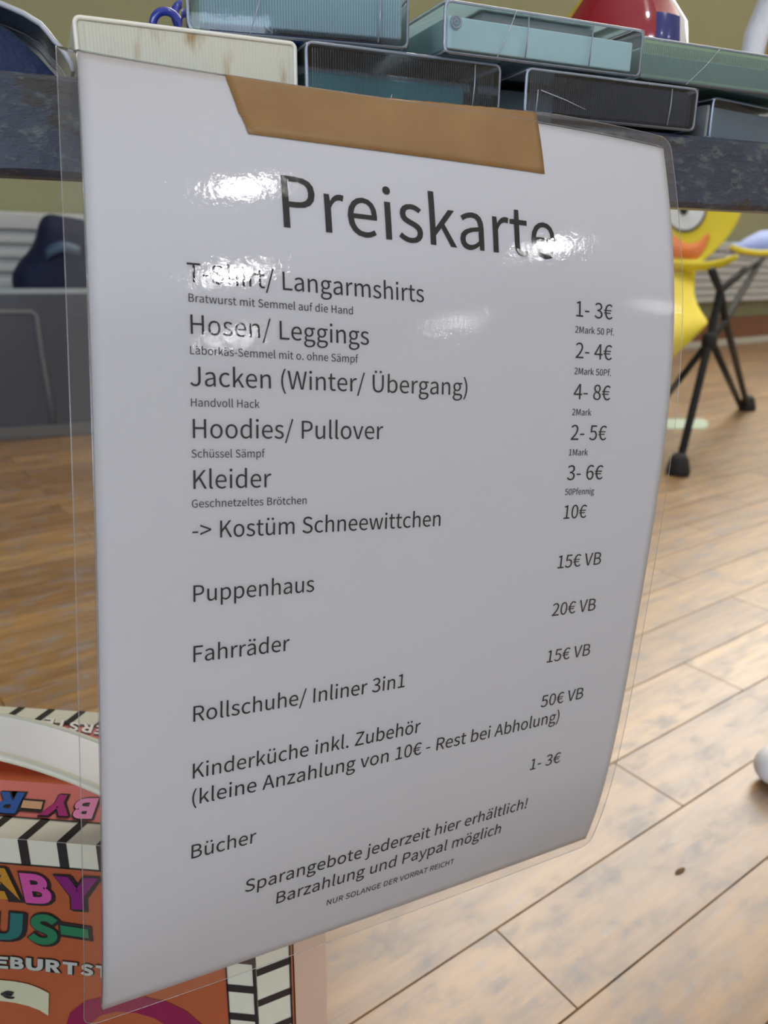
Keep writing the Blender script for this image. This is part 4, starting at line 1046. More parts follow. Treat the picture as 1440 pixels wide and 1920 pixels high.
mb.v = [(0.00155, 0.017 - p[1] * sc_ * 1.0, 0.0022 + p[0] * sc_ * 1.35) for p in pts]
mb.f = [tuple(f) for f in fs]
mb.m = [0] * len(fs)
obj('side_writing', mb, M_black, tC, recalc=False)

# upper row
U0 = B0 + 0.0171
cassette_case('clear ribbed cassette case with pale teal card, upper row above the ivory case', (0.0516, 0.2765, U0), 0.0725, 0.108, 0.0175, yaw=math.radians(-8.5),
              inlay=M_teal, inlay_z=(0.20, 0.97), inlay_x=(0.06, 0.97), slots=(0.85,), cracks=((0.27, 0.05, 0.34, 0.95),), body=M_blue, body_x=(0.1, 0.9), body_z=(0.02, 0.18))
cassette_case('smooth clear cassette case with pale teal card and round stud, middle of the upper row', (0.1345, 0.2628, U0 - 0.0004), 0.0845, 0.108, 0.0163,
              ribs=False, inlay=M_teal, inlay_z=(0.14, 0.74), inlay_x=(0.03, 0.96), slots=(0.385, 0.71), stud=True, cracks=((0.245, 0.02, 0.33, 0.97),), body=M_greyc, body_x=(0.3, 0.9), body_z=(0.78, 0.9), body_y=0.02)
cassette_case('clear cassette case with sea green card and bright ribbed top, right end of upper row', (0.2203, 0.2665, U0 + 0.0003), 0.109, 0.07, 0.0148,
              inlay=M_green, inlay_z=(0.10, 0.66), inlay_x=(0.02, 0.97), slots=(), cracks=((0.22, 0.0, 0.36, 0.93),))
tB = cassette_case('turned clear cassette case with blue tape wedged behind the upper row gap', (0.1300, 0.384, U0), 0.07, 0.109, 0.0168, yaw=math.radians(28),
                   ribs=False, body=M_blue, body_x=(0.06, 0.94), body_z=(0.1, 0.85), body_y=0.012)

# ivory case
def ivory_material():
    m, n, l = new_mat('stained_ivory_plastic')
    b = n['Principled BSDF']
    tc = n.new('ShaderNodeTexCoord')
    mp = n.new('ShaderNodeMapping')
    mp.inputs['Scale'].default_value = (1.0, 1.0, 0.35)
    l.new(tc.outputs['Object'], mp.inputs['Vector'])
    nz = n.new('ShaderNodeTexNoise')
    nz.inputs['Scale'].default_value = 190
    nz.inputs['Detail'].default_value = 5
    l.new(mp.outputs[0], nz.inputs['Vector'])
    n2 = n.new('ShaderNodeTexNoise')
    n2.inputs['Scale'].default_value = 45
    n2.inputs['Detail'].default_value = 3
    l.new(mp.outputs[0], n2.inputs['Vector'])
    mu = n.new('ShaderNodeMath')
    mu.operation = 'MULTIPLY'
    l.new(nz.outputs['Fac'], mu.inputs[0])
    l.new(n2.outputs['Fac'], mu.inputs[1])
    r = n.new('ShaderNodeValToRGB')
    r.color_ramp.elements[0].position = 0.30
    r.color_ramp.elements[0].color = (0.62, 0.63, 0.53, 1)
    r.color_ramp.elements[1].position = 0.46
    r.color_ramp.elements[1].color = (0.34, 0.22, 0.09, 1)
    l.new(mu.outputs[0], r.inputs[0])
    l.new(r.outputs[0], b.inputs['Base Color'])
    b.inputs['Roughness'].default_value = 0.4
    return m


M_ivory = ivory_material()
iv = thing('cassette_case', 'stained ivory plastic case at the left end of the cassette row', 'cassette case', (0.0178, 0.2705, B0), 0, 'cassette cases on the bench')
W_, H_, D_ = 0.0678, 0.0167, 0.108
obj('body', MB().box((0, 0.0009, 0), (W_, D_, H_)), M_ivory, iv, bevel=0.0016, segs=3)
rows = []
n_ = 62
for z in (0.0016, H_ - 0.0016):
    rows.append([(0.003 + (W_ - 0.006) * k / (2 * n_), 0.0007 + (0.00005 if k % 2 else 0.0), z) for k in range(2 * n_ + 1)])
obj('ribbed_panel', MB().quad_grid(rows), M_ivory, iv, recalc=False)
mb = MB()
P = []
cr, ins = 0.0016, 0.0006
for cx, cz, a0 in ((W_ - cr - ins, H_ - cr - ins, 0), (cr + ins, H_ - cr - ins, 90), (cr + ins, cr + ins, 180), (W_ - cr - ins, cr + ins, 270)):
    for k in range(5):
        a = math.radians(a0 + 90 * k / 4)
        P.append(Vector((cx + cr * math.cos(a), 0.0009, cz + cr * math.sin(a))))
P.append(P[0])
mb.tube(P, 0.0007, seg=8, caps=False)
obj('rim', mb, plain('ivory_edge_highlight', (0.85, 0.86, 0.78), rough=0.3), iv, smooth=True)  # paler than the body: edge highlight put into the rim colour

# small brown block in the dark gap behind the cases
mb = MB().box((-0.012, 0, 0), (0.02, 0.03, 0.03))
tag(obj('wooden_block', mb, plain('brown_wood', (0.19, 0.085, 0.03), rough=0.6, var=0.2, vscale=80), None, bevel=0.002, origin=None), 'small brown block in the gap behind the dark cassette cases', 'block')
bpy.data.objects['wooden_block'].location = (0.213, 0.395, BZ)

# ------------------------------------------------------------------ clear arched box with navy cloth, left end
arch = [(0, 2), (24, 12), (46, 22), (62, 32), (78, 42), (92, 58), (104, 74), (116, 86), (126, 100), (136, 118), (141, 134)]
AY = 0.2725
ap = [at_y(x, y, AY) for x, y in arch]
ap = [Vector((p.x, p.y, max(p.z, BZ + 0.0006))) for p in ap]
xm = ap[0].x - 0.012
top = [Vector((2 * xm - p.x, p.y, p.z)) for p in ap[::-1]] + [Vector((xm, AY, ap[0].z + 0.0012))] + ap
AO = Vector((xm, AY + 0.03, BZ))
dome = thing('clear_box', 'arched clear plastic box over navy cloth at the left bench end', 'box', AO)
mb = MB()
TH = 0.0011
def off_curve(c, d_):
    out = []
    for i, p in enumerate(c):
        t = (c[min(i + 1, len(c) - 1)] - c[max(i - 1, 0)]).normalized()
        nrm = Vector((-t.z, 0, t.x))
        q = p - nrm * d_
        out.append(Vector((q.x, q.y, max(q.z, BZ + 0.0006))))
    return out
inner = off_curve(top, TH)
DP = 0.062
ring_rows = []
for y in (0.0, DP):
    ring_rows.append(([p + Vector((0, y, 0)) for p in top], [p + Vector((0, y, 0)) for p in inner]))
mb.quad_grid([ring_rows[0][0], ring_rows[1][0]])
mb.quad_grid([ring_rows[0][1], ring_rows[1][1]])
M_dome = clear_plastic('clear_arched_plastic', (0.80, 0.85, 0.86), rough=0.15, gain=2.0, haze=0.5, milky=True, hazecol=(0.50, 0.62, 0.66), bump=0.5, bscale=160)
obj('arched_cover', mb, M_dome, dome, smooth=True, origin=AO)
mb = MB()
for y in (0.0, DP):
    mb.tube([(a + b_) / 2 + Vector((0, y, 0)) for a, b_ in zip(top, inner)], 0.0008, seg=8)
for k in range(2, 6):
    mb.tube([b_ + Vector((0, DP * k / 6, 0)) for b_ in inner], 0.00025, seg=5)
obj('cover_rim', mb, M_edge, dome, smooth=True, origin=AO)
mb = MB()
rows = []
NR = 26
for i in range(NR + 1):
    f = i / NR
    yy = AY + 0.006 + f * 0.05
    row = []
    for k in range(41):
        g = k / 40
        x = xm + (g - 0.5) * 2 * (ap[-1].x - xm - 0.004)
        hx = max(0.0, 1 - abs((g - 0.5) * 2) ** 2.4)
        hz = 0.019 * hx * (0.45 + 0.55 * math.sin(math.pi * min(1, f * 1.3 + 0.12)) if f < .7 else 0.8)
        hz += 0.003 * mnoise.noise(Vector((x * 70, yy * 70, 2))) * hx
        row.append((x, yy, BZ + 0.0006 + max(0.0006, hz)))
    rows.append(row)
mb.quad_grid(rows)
base = [[(r[k][0], r[k][1], BZ + 0.0005) for k in range(41)] for r in (rows[0], rows[-1])]
mb.quad_grid([base[0], rows[0]])
mb.quad_grid([rows[-1], base[1]])
nv = obj('cloth', mb, plain('navy_cloth', (0.014, 0.028, 0.085), rough=0.75, bump=0.4, bscale=500, var=0.35, vscale=60), None, smooth=True, origin=AO)
tag(nv, 'crumpled navy cloth inside the clear arched box at the left', 'cloth')

# ------------------------------------------------------------------ toys behind the cases
M_bluetoy = plain('glossy_blue_plastic', (0.016, 0.035, 0.33), rough=0.16, coat=0.5)
ca, cb = at_y(313, 51, 0.385), at_y(350, 36, 0.39)
RL, rl = 0.0058, 0.0017
CO = Vector((ca.x, 0.385, BZ))
chain = thing('toy_chain', 'glossy blue plastic toy chain heaped behind the ivory case', 'toy', CO)
def link(c_, tilt, spin):
    R3 = Matrix.Rotation(spin, 3, 'Z') @ Matrix.Rotation(tilt, 3, 'X')
    P = [c_ + R3 @ Vector((RL * math.cos(a), 0, RL * math.sin(a))) for a in [2 * math.pi * k / 32 for k in range(33)]]
    obj('link', MB().tube(P, rl, seg=12, caps=False), M_bluetoy, chain, smooth=True)
link(ca - CO, 0.15, 0.0)
link(cb - CO, -0.1, 0.35)
link(Vector((0.006, 0.004, (ca.z - BZ) * 0.62)), 0.5, 1.2)
link(Vector((-0.002, 0.002, (ca.z - BZ) * 0.36)), 0.2, 0.2)
link(Vector((0.012, 0.006, (cb.z - BZ) * 0.50)), 0.3, 0.9)
link(Vector((0.016, 0.004, RL + rl)), 0.0, 0.3)
link(Vector((0.0, 0.012, rl)), math.pi / 2, 0)

# red, yellow and blue humming top
TY = 0.40
r0, r1 = at_y(1231, 0, TY), at_y(1259, 48, TY)
l0 = at_y(1106, 10, TY)
cx_ = (l0.x + r0.x) / 2
rt = (r0.x - l0.x) / 2
o_ = Vector((cx_, TY, BZ))
ht = r0.z - BZ
top_t = thing('spinning_toy', 'red, blue and yellow glossy humming top behind the right cassettes', 'toy', o_)
def sector(a0, a1, prof, mi_mat, name, n=10):
    rows = [[(r * math.cos(math.radians(a0 + (a1 - a0) * k / n)), r * math.sin(math.radians(a0 + (a1 - a0) * k / n)), z) for k in range(n + 1)] for r, z in prof]
    return obj(name, MB().quad_grid(rows), mi_mat, top_t, smooth=True)
zr = r1.z - BZ
rb = r1.x - cx_
prof_all = [(0.004, 0.0), (0.012, 0.006), (rb * 0.9, 0.022), (rb * 1.06, zr - 0.022), (rb, zr - 0.006), (rt, ht), (rt * 0.9, ht + 0.02), (rt * 0.55, ht + 0.036), (0.004, ht + 0.042)]
M_tred = plain('glossy_red', (0.30, 0.006, 0.022), rough=0.12, coat=0.6)
M_tyel = plain('glossy_yellow', (0.62, 0.45, 0.02), rough=0.2, coat=0.5)
M_tblu = plain('glossy_navy', (0.02, 0.03, 0.20), rough=0.15, coat=0.6)
M_twht = plain('glossy_white', (0.75, 0.72, 0.72), rough=0.25)
sector(-225, -182, prof_all, M_tyel, 'yellow_panel')
sector(-182, -100, prof_all[3:], M_tred, 'red_panel', 16)
sector(-100, -72, prof_all[4:], M_tred, 'red_panel', 8)
sector(-182, -100, prof_all[:4], M_tblu, 'blue_panel', 16)
sector(-100, -72, prof_all[:5], M_tblu, 'blue_panel', 8)
sector(-72, -60, prof_all, M_twht, 'white_stripe')
sector(-60, 135, prof_all, M_tblu, 'navy_panel', 30)
obj('knob', MB().lathe([(0.0, ht + 0.06), (0.004, ht + 0.059), (0.006, ht + 0.054), (0.003, ht + 0.048), (0.003, ht + 0.04)], 16), M_twht, top_t, smooth=True)

# white toy with orange foot at the top right corner
WY = 0.37
p_a, p_b = at_y(1408, 66, WY), at_y(1442, 0, WY)
wo = Vector((p_a.x, WY, BZ))
wt = thing('plush_toy', 'white toy with an orange foot standing behind the right cassettes', 'toy', wo)
pts_ = [Vector((0.0, 0, 0.004)), Vector((-0.001, 0, 0.03)), p_a - wo + Vector((0.004, 0, 0)), p_b - wo + Vector((0.008, 0, 0)), p_b - wo + Vector((0.016, 0, 0.03)), p_b - wo + Vector((0.02, 0, 0.06))]
obj('body', MB().tube(pts_, [0.004, 0.005, 0.0065, 0.0115, 0.018, 0.012], seg=20), plain('white_plush', (0.78, 0.78, 0.80), rough=0.8, bump=0.3, bscale=300), wt, smooth=True)
pf = at_y(1446, 58, WY) - wo
obj('foot', MB().tube([pf + Vector((0, -0.002, 0.004)), pf + Vector((0.002, -0.004, -0.006)), pf + Vector((0.003, -0.002, -0.03)), Vector((pf.x + 0.003, 0, 0.003))], [0.003, 0.005, 0.005, 0.005], seg=14), plain('orange_plush', (0.62, 0.25, 0.06), rough=0.8), wt, smooth=True)

# ================================================================== GAME BOX on the floor
ZT = 0.213
A_, B_ = at_z(0, 1571, ZT), at_z(190, 1586, ZT)
yaw = math.atan2(B_.y - A_.y, B_.x - A_.x)
nf = Vector((math.sin(yaw), -math.cos(yaw), 0))
crn = at_plane(482, 1850, A_, nf)
crn.z = 0.0
BW, BD = 0.255, 0.088
box = thing('game_box', 'red orange cardboard game box with piano key border and white carry handle', 'box', crn, yaw)
BI = xf(crn, yaw).inverted()
M_red = plain('orange_red_card', (0.36, 0.085, 0.030), rough=0.45, var=0.08, vscale=40)
M_pink = plain('pink_card', (0.60, 0.17, 0.16), rough=0.30, var=0.06, vscale=40)
M_orange = plain('orange_card', (0.62, 0.15, 0.045), rough=0.45, var=0.05, vscale=40)
M_key = plain('white_key_print', (0.62, 0.62, 0.52), rough=0.35)
M_blk = plain('black_key_print', (0.015, 0.014, 0.018), rough=0.35)
KF, KT = 0.0125, 0.012       # key strip on front, on top
PT = 0.0215                  # pink strip on top behind the keys
REC = 0.010
# body: front, sides, back, floor, with a sunken top panel
mb = MB()
yf0, yf1 = KT + PT, BD - KT - 0.018
CHX, CHY = 0.0125, 0.0075          # right front corner is wrapped round by a narrow slanted face
def prism(m, fp, z0, z1):
    n0 = len(fp)
    o = len(m.v)
    m.v += [(x, y, z0) for x, y in fp] + [(x, y, z1) for x, y in fp]
    m.f += [tuple(o + i for i in range(n0))[::-1], tuple(o + n0 + i for i in range(n0))] + [(o + i, o + (i + 1) % n0, o + n0 + (i + 1) % n0, o + n0 + i) for i in range(n0)]
    m.m += [0] * (n0 + 2)
prism(mb, [(-BW, 0), (0, 0), (CHX, CHY), (CHX, BD), (-BW, BD)], 0, ZT - REC)
mb2 = MB()
prism(mb2, [(-BW, 0), (0, 0), (CHX, CHY), (CHX, yf0), (-BW, yf0)], ZT - REC, ZT)
prism(mb2, [(-BW, yf1), (CHX, yf1), (CHX, BD), (-BW, BD)], ZT - REC, ZT)
obj('body', mb, M_red, box, bevel=0.0003, segs=1)
obj('top_flap', mb2, M_pink, box)
obj('recess_panel', MB().box((-BW + .001, yf0 - .0002, ZT - REC - .0005), (CHX - .001, yf1 + .0002, ZT - REC + .0004)), M_orange, box)
e_ = 0.00025
mk = MB()
def keystrip(p0, p1, n, inward, nrm, bar=0.24, skew=0.0, x_first=None, pitch=None, skx=0.0):
    """white strip from p0 to p1, width vector inward, black separators and border lines"""
    d = p1 - p0
    q = lambda s, t, k: p0 + d * s + inward * t + nrm * k
    mk.face([q(0, 0, e_), q(1, 0, e_), q(1, 1, e_), q(0, 1, e_)], 0)
    mk.face([q(0, 0.94, 2 * e_), q(1, 0.94, 2 * e_), q(1, 1, 2 * e_), q(0, 1, 2 * e_)], 1)
    Ld = d.length
    for k in range(n):
        if x_first is None:
            s0 = (k + 0.5) / n - bar / n / 2
            s1 = s0 + bar / n
        else:
            sc_k = (x_first - k * pitch + BW) / BW
            s0, s1 = sc_k - bar * pitch / BW / 2, sc_k + bar * pitch / BW / 2
            if s0 < 0 or s1 > 1:
                continue
        mk.face([q(s0, 0, 2 * e_), q(s1, 0, 2 * e_), q(s1 + skew / n + skx / BW, 1, 2 * e_), q(s0 + skew / n + skx / BW, 1, 2 * e_)], 1)
V = Vector
NK = 16
_f = lambda x, y: (BI @ at_plane(x, y, crn, nf)).x
PITCH = _f(119, 1597) - _f(46, 1590)
XF = _f(192, 1604) + 2 * PITCH
XT = (BI @ at_z(60, 1552, ZT)).x + 4 * PITCH
XB = (BI @ at_z(101, 1328, ZT)).x + 4 * PITCH
keystrip(V((-BW, -e_, ZT)), V((0, -e_, ZT)), NK, V((0, KT, 0)), V((0, 0, 1)), skew=0.0, x_first=XF, pitch=PITCH, skx=0.0035)                       # top, front edge
keystrip(V((-BW, 0, ZT + e_)), V((0, 0, ZT + e_)), NK, V((0, 0, -KF)), V((0, -1, 0)), x_first=XF, pitch=PITCH)                     # front, top edge
keystrip(V((-BW, BD, ZT)), V((0, BD, ZT)), NK, V((0, -KT, 0)), V((0, 0, 1)), x_first=XB, pitch=PITCH, skx=-0.003)                     # top, back edge
keystrip(V((0, 0, 0)), V((0, 0, ZT - KF)), 13, V((-KF * 1.02, 0, 0)), V((0, -1, 0)), bar=0.25)              # front, right edge
keystrip(V((0, 0, 0)), V((0, 0, ZT)), 13, V((CHX, CHY, 0)), V((CHY, -CHX, 0)).normalized(), bar=0.22)                        # side, front edge
mk.face([V((0, -e_ * 3, 0)), V((-0.0014, -e_ * 3, 0)), V((-0.0014, -e_ * 3, ZT)), V((0, -e_ * 3, ZT))], 1)
obj('side_panel', MB().face([V((CHX + e_ * 2, CHY + 0.004, 0.002)), V((CHX + e_ * 2, BD - 0.001, 0.002)), V((CHX + e_ * 2, BD - 0.001, ZT - 0.002)), V((CHX + e_ * 2, CHY + 0.004, ZT - 0.002))]), plain('pale_pink_card', (0.62, 0.47, 0.43), rough=0.4), box, recalc=False)
obj('piano_key_border', mk, [M_key, M_blk], box, recalc=False)

# printed letters: anchored at measured corners on the front and the top face
inks = {}
def ink(c):
    if c not in inks:
        inks[c] = plain('print_ink', c, rough=0.45)
    return inks[c]
def on_front(p):
    return BI @ at_plane(p[0], p[1], crn, nf)
def on_top(p):
    return BI @ at_z(p[0], p[1], ZT)
def letter(name, ch, fn, bl, br, tl, col, nrm, depth=0.0006, shadow=(0.05, -0.05), bold=0.05, out=0.085):
    o = fn(bl)
    ex, ey = fn(br) - o, fn(tl) - o
    def place(b, mi, k, dx=0.0, dy=0.0):
        pts, fs = text_mesh(ch, bold=b)
        pts0, _ = (pts, fs)
        w_ = max(p[0] for p in pts0)
        y0 = min(p[1] for p in pts0)
        h_ = max(p[1] for p in pts0) - y0
        if ch == '-':
            pass
        gx = (b - bold) * 1.0
        q = []
        for p in pts:
            fx = (p[0] - gx) / max(1e-6, (w_ - 2 * gx)) + dx
            fy = (p[1] - y0 - gx) / max(1e-6, (h_ - 2 * gx)) + dy
            q.append(o + ex * fx + ey * fy + nrm * (e_ * k))
        return q, fs, mi
    mb_ = MB()
    for args in ((out, 1, 1.4, shadow[0], shadow[1]), (out, 1, 2.0), (bold, 0, 2.8)):
        q, fs, mi = place(*args)
        o_n = len(mb_.v)
        mb_.v += [tuple(p) for p in q]
        for f in fs:
            mb_.f.append(tuple(o_n + i for i in f))
            mb_.m.append(mi)
    return obj(name, mb_, [ink(col), M_blk], box, recalc=False)

NF = V((0, -1, 0))
NT = V((0, 0, 1))
GOLD, PINK, PURP, TEAL, GRN, GREY = (0.42, 0.20, 0.02), (0.50, 0.07, 0.30), (0.17, 0.005, 0.14), (0.01, 0.13, 0.125), (0.008, 0.16, 0.07), (0.42, 0.45, 0.42)
for ch, bl, br, tl, col in (('A', (-40, 1680), (40, 1686), (-40, 1622), GOLD), ('B', (50, 1690), (102, 1694), (37, 1634), PINK), ('Y', (107, 1700), (188, 1705), (103, 1640), PURP),
                            ('U', (-32, 1756), (42, 1763), (-30, 1704), TEAL), ('S', (54, 1766), (109, 1771), (54, 1709), GRN)):
    letter('title_letter', ch, on_front, bl, br, tl, col, NF)
letter('title_letter', '-', on_front, (116, 1749), (168, 1757), (114, 1732), GRN, NF, bold=0.0, out=0.02)
for ch, bl, br, tl in (('E', (-8, 1812), (17, 1814), (-8, 1790)), ('B', (21, 1813), (46, 1816), (21, 1791)), ('U', (50, 1816), (82, 1819), (50, 1793)), ('R', (87, 1819), (115, 1822), (87, 1796)),
                       ('T', (119, 1823), (146, 1826), (119, 1800)), ('S', (152, 1826), (176, 1828), (152, 1804)), ('T', (181, 1829), (206, 1832), (181, 1807))):
    letter('subtitle_letter', ch, on_front, bl, br, tl, GREY, NF, bold=0.05, out=0.075)
# top: upside-down lettering
for ch, bl, br, tl, col in (('B', (186, 1499), (146, 1499), (172, 1538), (0.68, 0.22, 0.45)), ('Y', (146, 1494), (92, 1492), (128, 1533), (0.32, 0.01, 0.15)), ('R', (47, 1489), (2, 1487), (28, 1528), (0.012, 0.08, 0.35))):
    letter('top_letter', ch, on_top, bl, br, tl, col, NT, shadow=(-0.04, -0.05))
letter('top_letter', '-', on_top, (81, 1506), (44, 1503), (77, 1520), (0.55, 0.33, 0.19), NT, bold=0.0, out=0.02, shadow=(0, 0))
for ch, bl, br, tl in (('E', (202, 1364), (182, 1362), (196, 1380)), ('R', (177, 1361), (156, 1358), (171, 1377)), ('S', (152, 1358), (133, 1355), (147, 1374)), ('T', (128, 1354), (109, 1351), (123, 1369)), ('E', (103, 1350), (85, 1348), (98, 1364))):
    letter('top_letter', ch, on_top, bl, br, tl, (0.75, 0.72, 0.70), NT, bold=0.04, out=0.04, shadow=(-0.05, -0.06))
# magenta swirl printed on the front
mb = MB()
arc_o = [(120, 1935), (132, 1898), (160, 1876), (205, 1866), (262, 1866), (310, 1876), (350, 1895), (384, 1925)]
arc_i = [(160, 1945), (170, 1918), (190, 1902), (220, 1896), (255, 1898), (290, 1908), (318, 1925), (338, 1945)]
fo = [on_front(p) + NF * e_ * 1.2 for p in arc_o]
fi = [on_front(p) + NF * e_ * 1.2 for p in arc_i]
mb.quad_grid([fo, fi])
k_ = [on_front((p[0] + 6, p[1] + 9)) + NF * e_ * .8 for p in arc_o]
obj('printed_swirl', mb, ink((0.22, 0.006, 0.06)), box, recalc=False)
# price label
mb = MB()
lab_t = [(-70, 1832), (-30, 1833), (0, 1835), (30, 1838), (55, 1843), (76, 1851), (93, 1860)]
lab_b = [(-70, 1870), (-30, 1871), (0, 1874), (30, 1878), (55, 1884), (76, 1892), (92, 1902)]
mb.quad_grid([[on_front(p) + NF * 0.0006 for p in lab_t], [on_front(p) + NF * 0.0006 for p in lab_b]])
obj('price_label', mb, plain('cream_label_paper', (0.50, 0.52, 0.36), rough=0.6), box, recalc=False)
letter('label_writing', '€', on_front, (5, 1866), (30, 1869), (4, 1853), (0.03, 0.03, 0.04), NF, bold=0.02, out=0.02, shadow=(0, 0))
bpy.data.objects['label_writing'].location = (0, -0.0006, 0)

# white carry handle, arched over the recess
M_hand = plain('white_handle_plastic', (0.80, 0.81, 0.84), rough=0.42)
M_hrim = plain('ivory_handle_rim', (0.68, 0.68, 0.56), rough=0.42)
xc = -BW / 2
hw = 0.108
yc0 = (yf0 + yf1) / 2
ztop = ZT + 0.034
def hz_(x):
    f = min(1.0, abs((x - xc) / hw))
    return ZT - REC + 0.003 + (ztop - ZT + REC - 0.003) * (1 - f ** 2.0)
# depth of the strap in the box, from its measured middle line
mid = BI @ at_z(0, 1380, hz_((BI @ at_z(0, 1380, ztop)).x))
HWID = 0.0115
yc = mid.y
xs = [xc - hw + 2 * hw * k / 40 for k in range(41)]
prof = [(-HWID, 0.0012), (-HWID, -0.0012), (HWID, -0.0012), (HWID, 0.0012)]
mb = MB()
mb.quad_grid([[(x, yc + a, hz_(x) + b_) for a, b_ in prof] for x in xs], closed=True)
mb.face([(xs[0], yc + a, hz_(xs[0]) + b_) for a, b_ in prof])
mb.face([(xs[-1], yc + a, hz_(xs[-1]) + b_) for a, b_ in prof][::-1])
hd = obj('carry_handle', mb, M_hand, box, smooth=False)
for s in (-1, 1):
    rm = MB().tube([(x, yc + s * HWID, hz_(x)) for x in xs], 0.0017, seg=8)
    obj('handle_rim', rm, M_hrim, hd, smooth=True)

# ================================================================== TUB and BAG under the bench, by the wall
TBY = 2.05
tl_, tr_ = -0.46, 0.42
rim_z = at_y(40, 541, TBY).z
tub = thing('storage_tub', 'large grey translucent plastic storage tub standing on the floor behind the bench', 'tub', ((tl_ + tr_) / 2, TBY + 0.10, 0))
TO = Vector(((tl_ + tr_) / 2, TBY + 0.10, 0))
M_tub = clear_plastic('grey_translucent_plastic', (0.55, 0.60, 0.66), rough=0.3, haze=0.62, hazecol=(0.11, 0.12, 0.15), gain=0.8)
hw_t = (tr_ - tl_) / 2
dp = 0.095
mb = MB()
def ringr(k, z):
    a, b_ = hw_t * k, dp * (k if k > 1 else k)
    P = []
    cr = 0.03
    for sx, sy, a0 in ((1, 1, 0), (-1, 1, 90), (-1, -1, 180), (1, -1, 270)):
        for i in range(5):
            g = math.radians(a0 + 90 * i / 4)
            P.append((sx * (a - cr) + cr * math.cos(g), sy * (b_ - cr) + cr * math.sin(g), z))
    return P
mb.quad_grid([ringr(0.985, 0.0), ringr(0.985, 0.02), ringr(1.0, rim_z - 0.006)], closed=True)
mb.face(ringr(0.985, 0.0001)[::-1])
obj('body', mb, M_tub, tub, smooth=False)
M_tubr = plain('pale_tub_rim', (0.30, 0.36, 0.37), rough=0.4)
mb = MB()
mb.quad_grid([ringr(1.0, rim_z - 0.012), ringr(1.03, rim_z - 0.012), ringr(1.03, rim_z), ringr(0.985, rim_z), ringr(0.985, rim_z - 0.012)], closed=True)
obj('rim', mb, M_tubr, tub)
M_tubp = plain('embossed_tub_ridge', (0.13, 0.14, 0.155), rough=0.4)
mb = MB()
pr = [(-420, 585), (60, 585), (68, 592), (78, 660), (90, 730), (101, 792)]
mb.tube([at_y(x, y, TBY + 0.0045) - TO for x, y in pr], 0.006, seg=8)
obj('embossed_ridge', mb, M_tubp, tub, smooth=True)
mb = MB().box((-hw_t * .98, -dp - 0.001, 0.004), (hw_t * .98, -dp + 0.003, 0.032))
obj('foot_band', mb, plain('foot_band_plastic', (0.115, 0.115, 0.11), rough=0.4), tub)
# folded dark things seen through the tub wall
mb = MB().box((-hw_t * .9, -dp * .8, 0.004), (hw_t * .9, dp * .8, rim_z * .62))
cl = obj('folded_cloth', mb, plain('dark_grey_cloth', (0.05, 0.055, 0.06), rough=0.8, var=0.4, vscale=12), None, bevel=0.02, segs=3)
cl.location = TO
tag(cl, 'dark folded cloth inside the grey storage tub', 'cloth')
mb = MB().box((-0.14, -dp * .8, 0), (0.30, dp * .8, rim_z * .24))
cl2 = obj('folded_cloth', mb, plain('dull_blue_cloth', (0.04, 0.06, 0.13), rough=0.8, var=0.3, vscale=12), None, bevel=0.02, segs=3)
cl2.location = TO + Vector((0.1, 0, rim_z * .625))
tag(cl2, 'dull blue folded cloth near the rim inside the grey storage tub', 'cloth')

# navy bag on top of the tub
bagY = TBY + 0.10
M_bag = plain('navy_bag_fabric', (0.004, 0.008, 0.035), rough=0.65, spec=0.25, bump=0.5, bscale=90, var=0.3, vscale=20)
bl_ = at_y(24, 541, bagY).x
bt = at_y(90, 402, bagY)
bag = thing('backpack', 'crumpled navy fabric bag lying on the grey storage tub', 'bag', (0.06, bagY, rim_z))
sil = [(30, 556), (22, 520), (28, 500), (42, 482), (55, 470), (66, 448), (74, 420), (80, 404), (92, 399), (110, 406), (130, 408), (165, 412), (215, 420), (260, 440), (300, 480), (320, 556)]
sp_ = [at_y(x, y, bagY) for x, y in sil]
zc = rim_z
mb = MB()
rows = []
NS = 14
for i in range(NS + 1):
    f = i / NS
    yy = (f - 0.5) * 2
    k = math.sqrt(max(0.0, 1 - abs(yy) ** 2.5))
    row = []
    for p in sp_:
        x = 0.06 + (p.x - 0.06) * (0.55 + 0.45 * k)
        z = zc - 0.03 + max(0, (p.z - zc + 0.03)) * (0.25 + 0.75 * k)
        d_ = 0.010 * mnoise.noise(Vector((x * 18, yy * 3, z * 18)))
        row.append((x - 0.06 + d_, yy * 0.085 + 0.6 * d_, z - zc + (d_ if z > zc + .02 else 0)))
    rows.append(row)
mb.quad_grid(rows)
mb.face([(r[0][0], r[0][1], -0.03) for r in rows] + [(r[-1][0], r[-1][1], -0.03) for r in rows[::-1]])
for r in (rows[0], rows[-1]):
    mb.face([tuple(p) for p in r] + [(r[-1][0], r[-1][1], -0.031), (r[0][0], r[0][1], -0.031)])
bo = obj('body', mb, M_bag, bag, smooth=True)
s_ = bo.modifiers.new('s', 'SUBSURF')
s_.levels = s_.render_levels = 1
stp = [(84, 470), (92, 460), (104, 455), (116, 452), (130, 455), (150, 462)]
ys_ = [-0.085, -0.090, -0.093, -0.093, -0.09, -0.085]
mb = MB()
rows = []
for (x, y), dy in zip(stp, ys_):
    a, b_ = at_y(x, y, bagY + dy), at_y(x + 3, y + 20, bagY + dy - 0.004)
    rows.append([a - Vector((0.06, bagY, rim_z)), b_ - Vector((0.06, bagY, rim_z))])
mb.quad_grid(rows)
so = obj('strap', mb, plain('blue_grey_strap', (0.035, 0.075, 0.14), rough=0.5), bag, smooth=True)
md = so.modifiers.new('t', 'SOLIDIFY')
md.thickness = 0.004

